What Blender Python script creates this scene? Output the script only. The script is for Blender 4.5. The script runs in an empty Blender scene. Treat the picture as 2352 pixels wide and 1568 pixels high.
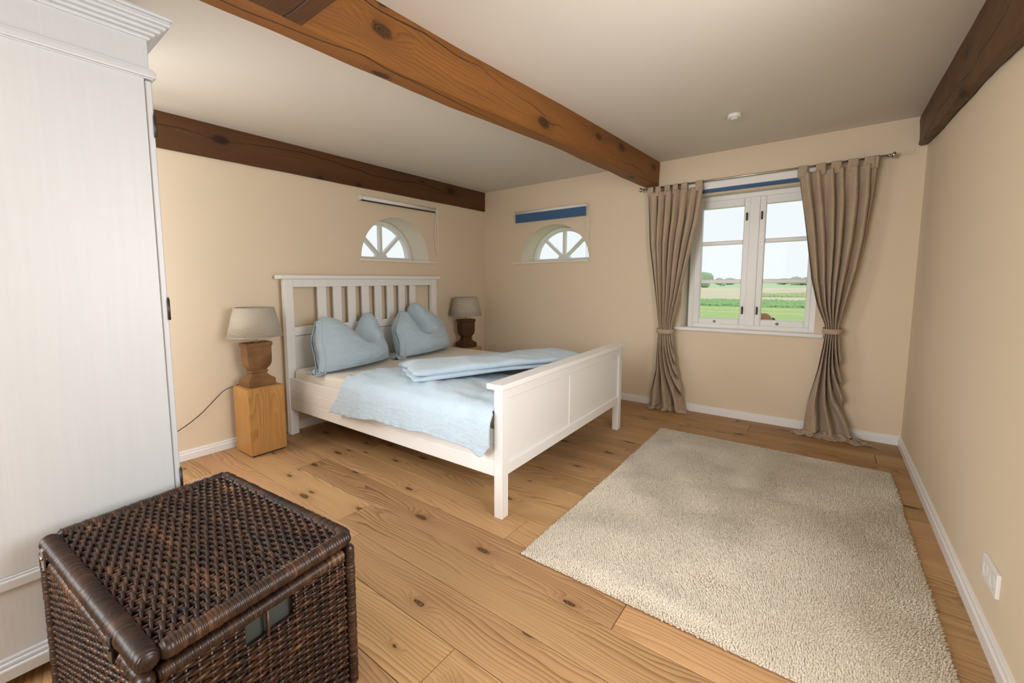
import bpy, bmesh, math, random
import numpy as np
from mathutils import Vector, Matrix, noise

# ------------------------------------------------------------------ camera, sky, lights, exposure
scene = bpy.context.scene
COL = scene.collection
rnd = random.Random(7)
W, H = 3.9176, 2.376          # room width (x) and height; far wall y=0, left wall x=0
YB = -6.4                     # near wall, behind the camera

cam_d = bpy.data.cameras.new('camera'); cam = bpy.data.objects.new('camera', cam_d); COL.objects.link(cam)
yaw, pitch, roll = -.6986, -.0963, -.0084
fw = Vector((math.sin(yaw)*math.cos(pitch), math.cos(yaw)*math.cos(pitch), math.sin(pitch)))
r0 = Vector((math.cos(yaw), -math.sin(yaw), 0)); u0 = r0.cross(fw)
rt = math.cos(roll)*r0 + math.sin(roll)*u0; up = math.cos(roll)*u0 - math.sin(roll)*r0
M = Matrix((rt, up, -fw)).transposed().to_4x4(); M.translation = (3.434184, -4.477248, 1.240272)
cam.matrix_world = M
cam_d.sensor_fit = 'HORIZONTAL'; cam_d.sensor_width = 36.0; cam_d.lens = 36.0*988.2568/2352
cam_d.shift_x = 107.49/2352; cam_d.shift_y = -39.5844/2352
cam_d.clip_start = .02; cam_d.clip_end = 3000
scene.camera = cam

world = bpy.data.worlds.new('overcast_sky'); scene.world = world; world.use_nodes = True
bg = world.node_tree.nodes['Background']; bg.inputs[0].default_value = (.93, .965, 1, 1); bg.inputs[1].default_value = 1.02

def area(name, loc, rot, sx, sy, power, col):
    l = bpy.data.lights.new(name, 'AREA'); l.shape = 'RECTANGLE'; l.size = sx; l.size_y = sy
    l.energy = power; l.color = col
    o = bpy.data.objects.new(name, l); COL.objects.link(o); o.location = loc; o.rotation_euler = rot
    return o
PI = math.pi
# daylight entering through the windows that are outside the picture: near wall (added for fill), right wall beside the camera, left wall behind the wardrobe
area('fill_light_near', (1.95, YB-.32, 1.58), (PI/2, 0, 0), 1.75, 1.35, 136, (.985, .99, 1))  # soft fill from behind, through a window opening added for it
area('daylight_right_window', (W+.30, -3.33, 1.4), (PI/2-.06, 0, PI/2), 1.2, 1.25, 61, (.985, .99, 1))
area('daylight_left_window', (-.32, -4.25, 1.40), (PI/2-.60, 0, -PI/2), .95, 1.25, 63, (.985, .99, 1))

vs = scene.view_settings
vs.view_transform = 'Standard'; vs.look = 'None'; vs.exposure = 0.0; vs.gamma = 1.0; vs.use_curve_mapping = False
scene.display_settings.display_device = 'sRGB'
scene.cycles.max_bounces = 5; scene.cycles.diffuse_bounces = 4; scene.cycles.glossy_bounces = 2; scene.cycles.transmission_bounces = 2; scene.cycles.transparent_max_bounces = 8
scene.cycles.use_light_tree = False; scene.cycles.use_adaptive_sampling = True; scene.cycles.adaptive_threshold = .05
scene.cycles.sample_clamp_indirect = 6.0

# ------------------------------------------------------------------ helpers: objects
def link(name, data, mat=None, parent=None, loc=None, rot=None):
    o = bpy.data.objects.new(name, data); COL.objects.link(o)
    if mat is not None and data is not None:
        for m in (mat if isinstance(mat, (list, tuple)) else [mat]): data.materials.append(m)
    if parent is not None: o.parent = parent
    if loc is not None: o.location = loc
    if rot is not None: o.rotation_euler = rot
    return o
def tag(o, label=None, cat=None, group=None, kind=None):
    if label: o['label'] = label
    if cat: o['category'] = cat
    if group: o['group'] = group
    if kind: o['kind'] = kind
    return o
def empty(name, loc=(0, 0, 0), rz=0, label=None, cat=None, group=None, kind=None):
    o = bpy.data.objects.new(name, None); COL.objects.link(o); o.location = loc; o.rotation_euler = (0, 0, rz)
    o.empty_display_size = .1
    return tag(o, label, cat, group, kind)
def part(name, bm, mat, parent, smooth=False, loc=None, rot=None):
    me = bpy.data.meshes.new(name); bm.normal_update(); bm.to_mesh(me); bm.free()
    if smooth: me.polygons.foreach_set('use_smooth', [True]*len(me.polygons))
    return link(name, me, mat, parent, loc, rot)
def part_np(name, verts, faces, mat, parent=None, smooth=True, loc=None, rot=None):
    me = bpy.data.meshes.new(name); me.from_pydata([tuple(v) for v in verts], [], [tuple(f) for f in faces]); me.update()
    if smooth: me.polygons.foreach_set('use_smooth', [True]*len(me.polygons))
    return link(name, me, mat, parent, loc, rot)
def copy_tree(o, parent=None):
    c = o.copy(); COL.objects.link(c)
    if parent is not None: c.parent = parent
    for ch in list(o.children): copy_tree(ch, c)
    return c

# ------------------------------------------------------------------ helpers: shapes
def box(bm, x0, x1, y0, y1, z0, z1, bev=0.0, seg=1, mat=0):
    vs_ = [bm.verts.new(p) for p in ((x0,y0,z0),(x1,y0,z0),(x1,y1,z0),(x0,y1,z0),(x0,y0,z1),(x1,y0,z1),(x1,y1,z1),(x0,y1,z1))]
    fs = [bm.faces.new([vs_[i] for i in f]) for f in ((3,2,1,0),(4,5,6,7),(0,1,5,4),(1,2,6,5),(2,3,7,6),(3,0,4,7))]
    for f in fs: f.material_index = mat
    if bev > 0:
        es = list({e for f in fs for e in f.edges})
        bmesh.ops.bevel(bm, geom=es, offset=bev, segments=seg, affect='EDGES', profile=.6)
    return bm
def B(*a, **k):
    return box(bmesh.new(), *a, **k)
def cyl(bm, p0, p1, r0_, r1_=None, n=16, caps=True):
    r1_ = r0_ if r1_ is None else r1_
    p0, p1 = Vector(p0), Vector(p1); d = (p1-p0).normalized()
    a = d.orthogonal().normalized(); b = d.cross(a)
    A = [bm.verts.new(p0+(a*math.cos(t)+b*math.sin(t))*r0_) for t in [2*PI*i/n for i in range(n)]]
    C = [bm.verts.new(p1+(a*math.cos(t)+b*math.sin(t))*r1_) for t in [2*PI*i/n for i in range(n)]]
    for i in range(n): bm.faces.new((A[i], A[(i+1) % n], C[(i+1) % n], C[i])).smooth = True
    if caps: bm.faces.new(A[::-1]); bm.faces.new(C)
    return bm
def lathe(bm, prof, c=(0, 0, 0), n=32, axis='Z', smooth=True, closed=False):
    rings = []
    for r, z in prof:
        ring = []
        for i in range(n):
            t = 2*PI*i/n; p = (r*math.cos(t), r*math.sin(t), z)
            if axis == 'X': p = (p[2], p[0], p[1])
            if axis == 'Y': p = (p[0], p[2], p[1])
            ring.append(bm.verts.new((p[0]+c[0], p[1]+c[1], p[2]+c[2])))
        rings.append(ring)
    m = len(rings)
    for k in range(m if closed else m-1):
        a, b = rings[k], rings[(k+1) % m]
        for i in range(n):
            f = bm.faces.new((a[i], a[(i+1) % n], b[(i+1) % n], b[i])); f.smooth = smooth
    if not closed:
        if prof[0][0] > 1e-6: bm.faces.new(rings[0][::-1])
        if prof[-1][0] > 1e-6: bm.faces.new(rings[-1])
    bmesh.ops.recalc_face_normals(bm, faces=bm.faces[:])
    return bm
def tube_np(path, r, n=8, closed=False):
    P = np.asarray(path, float); m = len(P)
    T = np.roll(P, -1, 0)-np.roll(P, 1, 0) if closed else np.gradient(P, axis=0)
    T /= np.linalg.norm(T, axis=1)[:, None]+1e-12
    ref = np.array([0, 0, 1.]) if abs(T[:, 2]).mean() < .8 else np.array([1., 0, 0])
    N = np.cross(T, ref); N /= np.linalg.norm(N, axis=1)[:, None]+1e-12
    Bn = np.cross(T, N)
    R = np.broadcast_to(np.asarray(r, float), (m,))
    ang = np.arange(n)*2*PI/n
    V = P[:, None, :]+R[:, None, None]*(np.cos(ang)[None, :, None]*N[:, None, :]+np.sin(ang)[None, :, None]*Bn[:, None, :])
    V = V.reshape(-1, 3); F = []
    for k in range(m if closed else m-1):
        a, b = k*n, ((k+1) % m)*n
        for i in range(n): F.append((a+i, a+(i+1) % n, b+(i+1) % n, b+i))
    if not closed: F.append(tuple(range(n))[::-1]); F.append(tuple((m-1)*n+i for i in range(n)))
    return V, F
def merge_np(lst):
    V, F, o = [], [], 0
    for v, f in lst:
        V.append(np.asarray(v)); F += [tuple(i+o for i in q) for q in f]; o += len(v)
    return np.concatenate(V), F
def grid_faces(nu, nv, off=0, flip=False):
    F = []
    for i in range(nu-1):
        for j in range(nv-1):
            q = (off+i*nv+j, off+(i+1)*nv+j, off+(i+1)*nv+j+1, off+i*nv+j+1)
            F.append(q[::-1] if flip else q)
    return F
def sm(a, b, x):
    t = min(1, max(0, (x-a)/(b-a))); return t*t*(3-2*t)
def nz(x, y=0, z=0): return noise.noise(Vector((x, y, z)))

# ------------------------------------------------------------------ helpers: materials
class NT:
    def __init__(s, name):
        s.m = bpy.data.materials.new(name); s.m.use_nodes = True; s.t = s.m.node_tree; s.n = s.t.nodes
        s.p = s.n['Principled BSDF']
    def new(s, ty, **k):
        n = s.n.new(ty)
        for a, v in k.items(): setattr(n, a, v)
        return n
    def put(s, sock, v):
        if isinstance(v, bpy.types.NodeSocket): s.t.links.new(v, sock)
        else: sock.default_value = v
    def math(s, op, a, b=None, c=None, clamp=False):
        n = s.new('ShaderNodeMath', operation=op, use_clamp=clamp); s.put(n.inputs[0], a)
        if b is not None: s.put(n.inputs[1], b)
        if c is not None: s.put(n.inputs[2], c)
        return n.outputs[0]
    def vmath(s, op, a, b):
        n = s.new('ShaderNodeVectorMath', operation=op); s.put(n.inputs[0], a); s.put(n.inputs[1], b); return n.outputs[0]
    def noise(s, vec, scale, detail=3, rough=.5, dist=0, out='Fac'):
        n = s.new('ShaderNodeTexNoise'); s.put(n.inputs['Vector'], vec); n.inputs['Scale'].default_value = scale
        n.inputs['Detail'].default_value = detail; n.inputs['Roughness'].default_value = rough; n.inputs['Distortion'].default_value = dist
        return n.outputs[out]
    def ramp(s, fac, pts, interp='LINEAR'):
        n = s.new('ShaderNodeValToRGB'); s.put(n.inputs[0], fac); cr = n.color_ramp; cr.interpolation = interp
        while len(cr.elements) < len(pts): cr.elements.new(.5)
        for e, (p, c) in zip(cr.elements, pts): e.position = p; e.color = (*c, 1) if len(c) == 3 else c
        return n.outputs[0]
    def mix(s, fac, a, b, mode='MIX'):
        n = s.new('ShaderNodeMix', data_type='RGBA', blend_type=mode); s.put(n.inputs[0], fac)
        s.put(n.inputs[6], a if isinstance(a, bpy.types.NodeSocket) else (*a, 1)); s.put(n.inputs[7], b if isinstance(b, bpy.types.NodeSocket) else (*b, 1))
        return n.outputs[2]
    def coord(s, kind='Object'): return s.new('ShaderNodeTexCoord').outputs[kind]
    def rand(s): return s.new('ShaderNodeObjectInfo').outputs['Random']
    def bump(s, h, strength=.3, dist=.01):
        n = s.new('ShaderNodeBump'); n.inputs['Strength'].default_value = strength; n.inputs['Distance'].default_value = dist
        s.put(n.inputs['Height'], h); s.t.links.new(n.outputs[0], s.p.inputs['Normal'])
    def base(s, c): s.put(s.p.inputs['Base Color'], c if isinstance(c, bpy.types.NodeSocket) else (*c, 1))
    def set(s, **k):
        for a, v in k.items(): s.put(s.p.inputs[a.replace('_', ' ')], v)
        return s

def m_plain(name, c, rough=.5, metal=0, bump=None, var=0):
    t = NT(name); t.set(Roughness=rough, Metallic=metal)
    if var:
        f = t.noise(t.coord(), 6, 4); t.base(t.mix(f, tuple(x*(1-var) for x in c), tuple(min(1, x*(1+var)) for x in c)))
    else: t.base(c)
    if bump: t.bump(t.noise(t.coord(), bump[0], 4), bump[1], bump[2])
    return t.m

def m_plaster(name, c):
    t = NT(name); t.set(Roughness=.9); co = t.coord()
    t.base(c); t.bump(t.noise(co, 14, 2, .6), .10, .008)
    return t.m

def m_wood(name, light, dark, knot, ring=95., wob=7., grain=.6, knots=(3.2, 8.), knot_keep=.3, ksize=.16, rough=.45, spec=.3, vari=.25, crack=0., bumpd=.002, patch=.35):
    """wood with the grain along local x: late-wood lines bending round knots, fine fibres; every object gets its own piece"""
    t = NT(name); co = t.coord(); r = t.rand()
    off = t.new('ShaderNodeCombineXYZ')
    t.put(off.inputs[0], t.math('MULTIPLY', r, 37.3)); t.put(off.inputs[1], t.math('MULTIPLY', r, 91.7)); t.put(off.inputs[2], t.math('MULTIPLY', r, 53.1))
    v = t.vmath('ADD', co, off.outputs[0])
    sp = t.new('ShaderNodeSeparateXYZ'); t.put(sp.inputs[0], v)
    across = t.math('ADD', sp.outputs[1], t.math('MULTIPLY', sp.outputs[2], .83))
    kv = t.new('ShaderNodeCombineXYZ'); t.put(kv.inputs[0], t.math('MULTIPLY', sp.outputs[0], knots[0])); t.put(kv.inputs[1], t.math('MULTIPLY', across, knots[1]))
    vo = t.new('ShaderNodeTexVoronoi', voronoi_dimensions='2D'); t.put(vo.inputs['Vector'], kv.outputs[0]); vo.inputs['Scale'].default_value = 1.0
    kd = t.math('ADD', vo.outputs['Distance'], t.math('MULTIPLY', t.math('SUBTRACT', t.noise(v, 60, 2), .5), .06))
    sepc = t.new('ShaderNodeSeparateColor'); t.put(sepc.inputs[0], vo.outputs['Color'])
    keep = t.math('LESS_THAN', sepc.outputs[0], knot_keep)
    size = t.math('MULTIPLY_ADD', sepc.outputs[1], ksize, ksize*.35)
    infl = t.math('MULTIPLY', t.math('SUBTRACT', 1.0, t.math('DIVIDE', kd, t.math('MULTIPLY', size, 4.0)), clamp=True), keep)
    infl2 = t.math('POWER', infl, 2.0)
    low = t.noise(t.vmath('MULTIPLY', v, (.55, 3.0, 3.0)), 1.0, 2, .45)
    mid = t.noise(t.vmath('MULTIPLY', v, (2.2, 12, 12)), 1.0, 2, .5)
    g = t.math('ADD', t.math('MULTIPLY', across, ring), t.math('MULTIPLY', low, wob*2.2))
    g = t.math('ADD', g, t.math('MULTIPLY', mid, 3.0))
    g = t.math('ADD', g, t.math('MULTIPLY', infl2, 4.5))
    fr = t.math('FRACT', g)
    rings = t.math('POWER', fr, 2.6)
    soft = t.math('SUBTRACT', 1.0, t.math('MULTIPLY', t.math('SUBTRACT', fr, .92), 12.5, clamp=True), clamp=True)
    rings = t.math('MULTIPLY', rings, soft)
    # late wood shows in some places only
    where = t.noise(t.vmath('MULTIPLY', v, (.8, 5, 5)), 1.0, 2, .5)
    rings = t.math('MULTIPLY', rings, t.math('MULTIPLY_ADD', where, 2.2, -.45, clamp=True))
    fine = t.noise(t.vmath('MULTIPLY', v, (3.5, 190, 190)), 1.0, 3, .6)
    band = t.noise(t.vmath('MULTIPLY', v, (.7, 7, 7)), 1.0, 3, .55)
    fac = t.math('ADD', t.math('MULTIPLY', rings, grain), t.math('MULTIPLY', t.math('SUBTRACT', fine, .5), .38))
    fac = t.math('ADD', fac, t.math('MULTIPLY', t.math('SUBTRACT', band, .42), patch*2.2), clamp=True)
    c = t.mix(fac, light, dark)
    c = t.mix(t.math('MULTIPLY', infl2, .55), c, dark)
    kc = t.math('MULTIPLY', t.math('SUBTRACT', 1.0, t.math('DIVIDE', kd, size), clamp=True), 3.0, clamp=True)
    kc = t.math('MULTIPLY', kc, keep)
    kring = t.math('MULTIPLY_ADD', t.math('SINE', t.math('MULTIPLY', kd, 150.0)), .25, .75)
    c = t.mix(t.math('MULTIPLY', kc, kring), c, knot)
    hsv = t.new('ShaderNodeHueSaturation'); t.put(hsv.inputs['Color'], c)
    t.put(hsv.inputs['Value'], t.math('MULTIPLY_ADD', r, vari, 1-vari/2))
    t.put(hsv.inputs['Hue'], t.math('MULTIPLY_ADD', t.math('FRACT', t.math('MULTIPLY', r, 7.31)), .012, .494))
    c = hsv.outputs[0]
    h = t.math('ADD', t.math('MULTIPLY', fac, -.5), t.math('MULTIPLY', fine, .4))
    if crack:
        wv = t.math('MULTIPLY', t.math('SUBTRACT', t.noise(t.vmath('MULTIPLY', v, (.9, 1.2, 1.2)), 1.0, 3, .55), .5), .8)
        wv = t.math('ADD', wv, t.math('MULTIPLY', infl, .10))
        cf = t.math('ABSOLUTE', t.math('SUBTRACT', t.math('FRACT', t.math('ADD', t.math('MULTIPLY', across, 4.4), wv)), .5))
        pres = t.math('MULTIPLY_ADD', t.noise(t.vmath('MULTIPLY', v, (.7, .6, .6)), 1.0, 2), 5.0, -1.7, clamp=True)
        line = t.math('MULTIPLY', t.math('SUBTRACT', 1.0, t.math('DIVIDE', cf, crack), clamp=True), pres)
        c = t.mix(t.math('MULTIPLY', line, .9), c, tuple(x*.10 for x in dark)); h = t.math('SUBTRACT', h, t.math('MULTIPLY', line, 3.0))
    t.base(c); t.set(Roughness=rough); t.p.inputs['Specular IOR Level'].default_value = spec
    if bumpd: t.bump(h, .5, bumpd)
    return t.m

def m_linen(name, c, sc=420, stripe=.0, var=.05):
    t = NT(name); co = t.coord(); t.set(Roughness=.92)
    a = t.noise(t.vmath('MULTIPLY', co, (1, 8, 1)), sc*.15, 3); b = t.noise(t.vmath('MULTIPLY', co, (1, 1, 8)), sc*.15, 3)
    f = t.math('MULTIPLY', t.math('ADD', a, b), .5)
    f2 = t.math('ADD', t.math('MULTIPLY', f, .8), t.math('MULTIPLY', t.noise(co, 9, 4), .4))
    t.base(t.ramp(f2, [(.35, tuple(x*(1-var*2.2) for x in c)), (.75, tuple(min(1, x*(1+var)) for x in c))]))
    wr = t.noise(t.vmath('MULTIPLY', co, (9, 9, 26)), 1.0, 4, .6, .6)
    t.bump(t.math('ADD', t.math('MULTIPLY', f, .25), t.math('MULTIPLY', wr, 1.0)), .5, .014)
    t.p.inputs['Sheen Weight'].default_value = .15
    return t.m

M_WALL = m_plaster('beige_wall_paint', (.77, .648, .482))
M_REVEAL = m_plaster('cream_reveal_paint', (.84, .78, .66))
M_CEIL = m_plaster('ceiling_paint', (.78, .735, .665))
M_TRIM = m_plain('white_trim_paint', (.86, .855, .85), .35)
M_WINW = m_plain('white_window_paint', (.84, .83, .81), .35)
M_SUB = m_plain('subfloor_dark', (.03, .02, .012), .9)
M_FLOOR = m_wood('pine_plank', (.50, .305, .148), (.20, .088, .030), (.060, .028, .014), ring=48, wob=9, grain=.95, knots=(2.6, 6.5), knot_keep=.34, ksize=.10, rough=.48, spec=.2, vari=.26, bumpd=0, patch=.36)
M_BEAM = m_wood('beam_golden_pine', (.275, .112, .023), (.10, .036, .009), (.030, .012, .005), ring=60, wob=5, grain=.6, knots=(2.6, 6.0), knot_keep=.24, ksize=.15, rough=.5, vari=.05, crack=.028, bumpd=.003, patch=.55)
M_BEAMD = m_wood('beam_dark_stained', (.115, .046, .015), (.040, .016, .006), (.012, .006, .003), ring=60, wob=5, grain=.6, knots=(2.4, 5.5), knot_keep=.32, ksize=.14, rough=.5, vari=.05, crack=.02, bumpd=.004, patch=.45)
M_OAK = m_wood('oak_block', (.56, .315, .095), (.27, .120, .032), (.10, .045, .015), ring=34, wob=9, grain=.8, knots=(2.5, 5), knot_keep=.06, ksize=.12, rough=.45, vari=.03, patch=.35)
M_LAMPW = m_wood('lamp_old_wood', (.30, .155, .062), (.10, .046, .018), (.04, .02, .008), ring=90, wob=4, grain=.7, knots=(5, 9), knot_keep=.12, ksize=.12, rough=.5, vari=.1, patch=.8)
M_LAMPD = m_wood('lamp_dark_wood', (.10, .042, .017), (.03, .013, .007), (.02, .01, .005), ring=90, wob=4, grain=.6, knots=(5, 9), knot_keep=.12, rough=.5, vari=.1, patch=.5)
M_BED = m_plain('white_bed_lacquer', (.87, .855, .835), .38)
M_SHEET = m_plain('cream_fitted_sheet', (.84, .79, .71), .9, bump=(30, .15, .01))
M_BLUE = m_linen('light_blue_linen', (.46, .58, .67))
M_BLUE2 = m_linen('light_blue_linen_duvet', (.50, .62, .715))
M_CURT = m_linen('taupe_linen_curtain', (.47, .36, .255), 420, var=.07)
M_BLIND = m_plain('blue_blind_fabric', (.055, .13, .27), .8)
M_WHITEP = m_plain('white_plastic', (.85, .84, .82), .4)
M_CHROME = m_plain('brushed_steel', (.55, .52, .48), .28, 1)
M_DARKM = m_plain('dark_iron', (.06, .055, .05), .45, .7)
M_BLACK = m_plain('black_rubber', (.02, .02, .02), .6)
M_SHADE = m_linen('grey_linen_shade', (.47, .415, .335), 420, var=.05)

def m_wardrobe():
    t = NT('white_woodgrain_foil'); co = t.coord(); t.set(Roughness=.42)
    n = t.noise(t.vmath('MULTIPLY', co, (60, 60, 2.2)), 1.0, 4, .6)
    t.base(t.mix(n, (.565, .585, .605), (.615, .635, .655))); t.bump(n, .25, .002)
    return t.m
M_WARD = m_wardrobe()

def m_wicker():
    t = NT('dark_rattan'); co = t.coord(); t.set(Roughness=.36)
    at = t.new('ShaderNodeAttribute'); at.attribute_name = 'tone'
    n = t.noise(co, 38, 4, .6); n2 = t.noise(co, 9, 2)
    f = t.math('ADD', t.math('MULTIPLY', n, .55), t.math('MULTIPLY', at.outputs['Fac'], .45))
    f = t.math('MULTIPLY', f, t.math('MULTIPLY_ADD', n2, 1.1, .45), clamp=True)
    t.base(t.ramp(f, [(.18, (.007, .004, .003)), (.50, (.033, .014, .008)), (.76, (.088, .038, .018)), (.97, (.22, .12, .055))]))
    t.bump(t.noise(co, 220, 3), .3, .001)
    return t.m
M_WICK = m_wicker()
M_LINING = m_plain('grey_lining', (.05, .054, .048), .9)

def m_glass():
    t = NT('window_glass'); t.n.remove(t.p)
    tr = t.new('ShaderNodeBsdfTransparent'); tr.inputs[0].default_value = (.97, .985, .98, 1)
    gl = t.new('ShaderNodeBsdfGlossy'); gl.inputs[1].default_value = .02
    mx = t.new('ShaderNodeMixShader'); mx.inputs[0].default_value = .0015
    t.t.links.new(tr.outputs[0], mx.inputs[1]); t.t.links.new(gl.outputs[0], mx.inputs[2])
    t.t.links.new(mx.outputs[0], t.n['Material Output'].inputs[0]); return t.m
M_GLASS = m_glass()

# ------------------------------------------------------------------ room shell
def walls(name, org, ux, nrm, outer, holes, thick=.35):
    """wall slab with openings; (u,z) plane through org, ux along it, nrm pointing outside; holes: (front loop, back loop)"""
    bm = bmesh.new(); ux, nrm, org = Vector(ux), Vector(nrm), Vector(org)
    P = lambda q, d: org+ux*q[0]+Vector((0, 0, q[1]))+nrm*d
    loops = [[(outer[0], outer[2]), (outer[1], outer[2]), (outer[1], outer[3]), (outer[0], outer[3])]]
    rings = []
    for side, d in ((0, 0), (1, thick)):
        edges = []; rr = []
        for lp in [loops[0]]+[h[side] for h in holes]:
            v = [bm.verts.new(P(q, d)) for q in lp]; rr.append(v)
            edges += [bm.edges.new((v[i], v[(i+1) % len(v)])) for i in range(len(v))]
        bmesh.ops.triangle_fill(bm, use_beauty=True, use_dissolve=False, edges=edges, normal=nrm)
        rings.append(rr)
    for k in range(len(rings[0])):
        a, b = rings[0][k], rings[1][k]
        for i in range(len(a)):
            f = bm.faces.new((a[i], a[(i+1) % len(a)], b[(i+1) % len(a)], b[i])); f.material_index = 1 if k else 0
    bmesh.ops.recalc_face_normals(bm, faces=bm.faces[:])
    return tag(part(name, bm, [M_WALL, M_REVEAL], None), kind='structure')
def arch(c, z0, r, h, n=36):
    return [(c-r, z0), (c+r, z0)]+[(c+r*math.cos(PI*i/n), z0+h*math.sin(PI*i/n)) for i in range(1, n)]
def rect(a, b, c, d): return [(a, c), (b, c), (b, d), (a, d)]

AF = dict(c=1.0, z0=1.478, r=.436, h=.416)      # arched opening in the far wall (x, z)
AL = dict(c=-1.468, z0=1.478, r=.458, h=.434)   # arched opening in the left wall (y, z)
ADEP = .30
tag(walls('wall_far', (0, 0, 0), (1, 0, 0), (0, 1, 0), (-.35, W+.35, -.15, H+.1),
      [(arch(AF['c'], AF['z0'], AF['r'], AF['h']), arch(AF['c'], AF['z0'], AF['r']-.03, AF['h']-.015)),
       (rect(2.373, 3.372, .79, 2.012), rect(2.43, 3.36, .80, 2.005))]),
    'beige plaster wall with the curtained window at the far end')
tag(walls('wall_left', (0, 0, 0), (0, 1, 0), (-1, 0, 0), (YB-.35, 0, -.15, H+.1),
      [(arch(AL['c'], AL['z0'], AL['r'], AL['h']), arch(AL['c'], AL['z0'], AL['r']-.03, AL['h']-.015)),
       (rect(-4.73, -3.77, .79, 2.0), rect(-4.73, -3.77, .79, 2.0))]),
    'beige plaster wall behind the headboard')
tag(walls('wall_right', (W, 0, 0), (0, 1, 0), (1, 0, 0), (YB-.35, 0, -.15, H+.1), [(rect(-3.90, -2.76, .8, 2.0), rect(-3.90, -2.76, .8, 2.0))]),
    'plain beige wall with the double socket')
tag(walls('wall_near', (0, YB, 0), (1, 0, 0), (0, -1, 0), (0, W, -.15, H+.1), [(rect(1.1, 2.8, .95, 2.2), rect(1.1, 2.8, .95, 2.2))]),
    'beige wall behind the camera')
o = part('ceiling', B(-.35, W+.35, YB-.35, .35, H, H+.1), M_CEIL, None); tag(o, 'off-white plaster ceiling between the beams', kind='structure')

fl = part('floor', B(-.0, W, YB, 0, -.15, -.016), M_SUB, None); tag(fl, 'golden pine plank floor', kind='structure')
def plank(x0, x1, y0, y1):
    L, Wd = (x1-x0)/2, (y1-y0)/2; g = .0012; c = .0018
    bm = bmesh.new()
    q = [(-L+g, -Wd+g, -.016), (L-g, -Wd+g, -.016), (L-g, Wd-g, -.016), (-L+g, Wd-g, -.016)]
    t1 = [(-L+g, -Wd+g, -c), (L-g, -Wd+g, -c), (L-g, Wd-g, -c), (-L+g, Wd-g, -c)]
    t2 = [(-L+g+c*.4, -Wd+g+c, 0), (L-g-c*.4, -Wd+g+c, 0), (L-g-c*.4, Wd-g-c, 0), (-L+g+c*.4, Wd-g-c, 0)]
    rr = [[bm.verts.new(p) for p in k] for k in (q, t1, t2)]
    for a, b in ((0, 1), (1, 2)):
        for i in range(4): bm.faces.new((rr[a][i], rr[a][(i+1) % 4], rr[b][(i+1) % 4], rr[b][i]))
    bm.faces.new(rr[2]); bm.faces.new(rr[0][::-1])
    part('plank', bm, M_FLOOR, fl, loc=((x0+x1)/2, (y0+y1)/2, 0))
ys = [-3.05+.2085*k for k in range(-17, 16)]
ys = [YB]+[y for y in ys if YB+.03 < y < -.03]+[0]
for j in range(len(ys)-1):
    x = -rnd.uniform(.2, 2.1)
    while x < W:
        x2 = x+2.15
        a, b = max(0, x), min(W, x2)
        if W-b < .12: b = W
        if b-a > .1: plank(a, b, ys[j], ys[j+1])
        x = x2 if b < W else W

def baseboard(name, along, a, b, fixed, s, label):
    """profiled skirting: back board with a thinner rounded upper lip"""
    prof = [(0, 0), (.016, 0), (.016, .044), (.013, .048), (.011, .050), (.011, .064), (.008, .069), (0, .070)]
    bm = bmesh.new(); R = []
    for t in (a, b):
        R.append([bm.verts.new((fixed+s*d, t, z) if along == 'y' else (t, fixed+s*d, z)) for d, z in prof])
    for i in range(len(prof)): bm.faces.new((R[0][i], R[0][(i+1) % len(prof)], R[1][(i+1) % len(prof)], R[1][i]))
    bm.faces.new(R[0][::-1]); bm.faces.new(R[1]); bmesh.ops.recalc_face_normals(bm, faces=bm.faces[:])
    tag(part(name, bm, M_TRIM, None), label, kind='structure')
baseboard('baseboard_left', 'y', YB, -.017, 0, 1, 'white skirting along the wall behind the bed')
baseboard('baseboard_far', 'x', 0, W, 0, -1, 'white skirting under the window')
baseboard('baseboard_right', 'y', YB, -.017, W, -1, 'white skirting below the double socket')

# ------------------------------------------------------------------ beams
def beam(name, secs, mat, label, rough=.006, seed=0, n=60, cham=.012, nfreq=1.0):
    """rough hewn beam, local x along it; secs: (s, y0, y1, z0, z1) in local coordinates from start to end"""
    S = np.array([q[0] for q in secs]); V = []; m = None
    for k in range(n):
        s = S[0]+(S[-1]-S[0])*k/(n-1)
        y0, y1, z0, z1 = [float(np.interp(s, S, [q[i] for q in secs])) for i in (1, 2, 3, 4)]
        c = cham*(1+.6*nz(s*2.1, seed+9)); ring = []
        pts = []
        ny, nzc = 4, 6
        for i in range(ny+1): pts.append((y0+c+(y1-y0-2*c)*i/ny, z0, 0, -1))
        for i in range(nzc+1): pts.append((y1, z0+c+(z1-z0-c)*i/nzc, 1, 0))
        for i in range(nzc+1): pts.append((y0, z1-(z1-z0-c)*i/nzc, -1, 0))
        for y, z, dy, dz in pts:
            f = rough*(nz(s*1.3*nfreq, (y+z)*7+seed, seed)+.6*nz(s*4*nfreq, y*14+z*14, seed+3))
            if z > z1-.012: f *= .15
            ring.append((s, y+dy*f, min(z+dz*f, z1)))
        m = len(ring); V += ring
    F = []
    for k in range(n-1):
        for i in range(m): F.append((k*m+i, k*m+(i+1) % m, (k+1)*m+(i+1) % m, (k+1)*m+i))
    F.append(tuple(range(m))[::-1]); F.append(tuple((n-1)*m+i for i in range(m)))
    me = bpy.data.meshes.new(name); me.from_pydata(V, [], F); me.update()
    bm = bmesh.new(); bm.from_mesh(me); bmesh.ops.recalc_face_normals(bm, faces=bm.faces[:]); bm.to_mesh(me); bm.free()
    o = link(name, me, mat); tag(o, label, 'beam', kind='structure'); return o
LB = -YB
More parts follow.
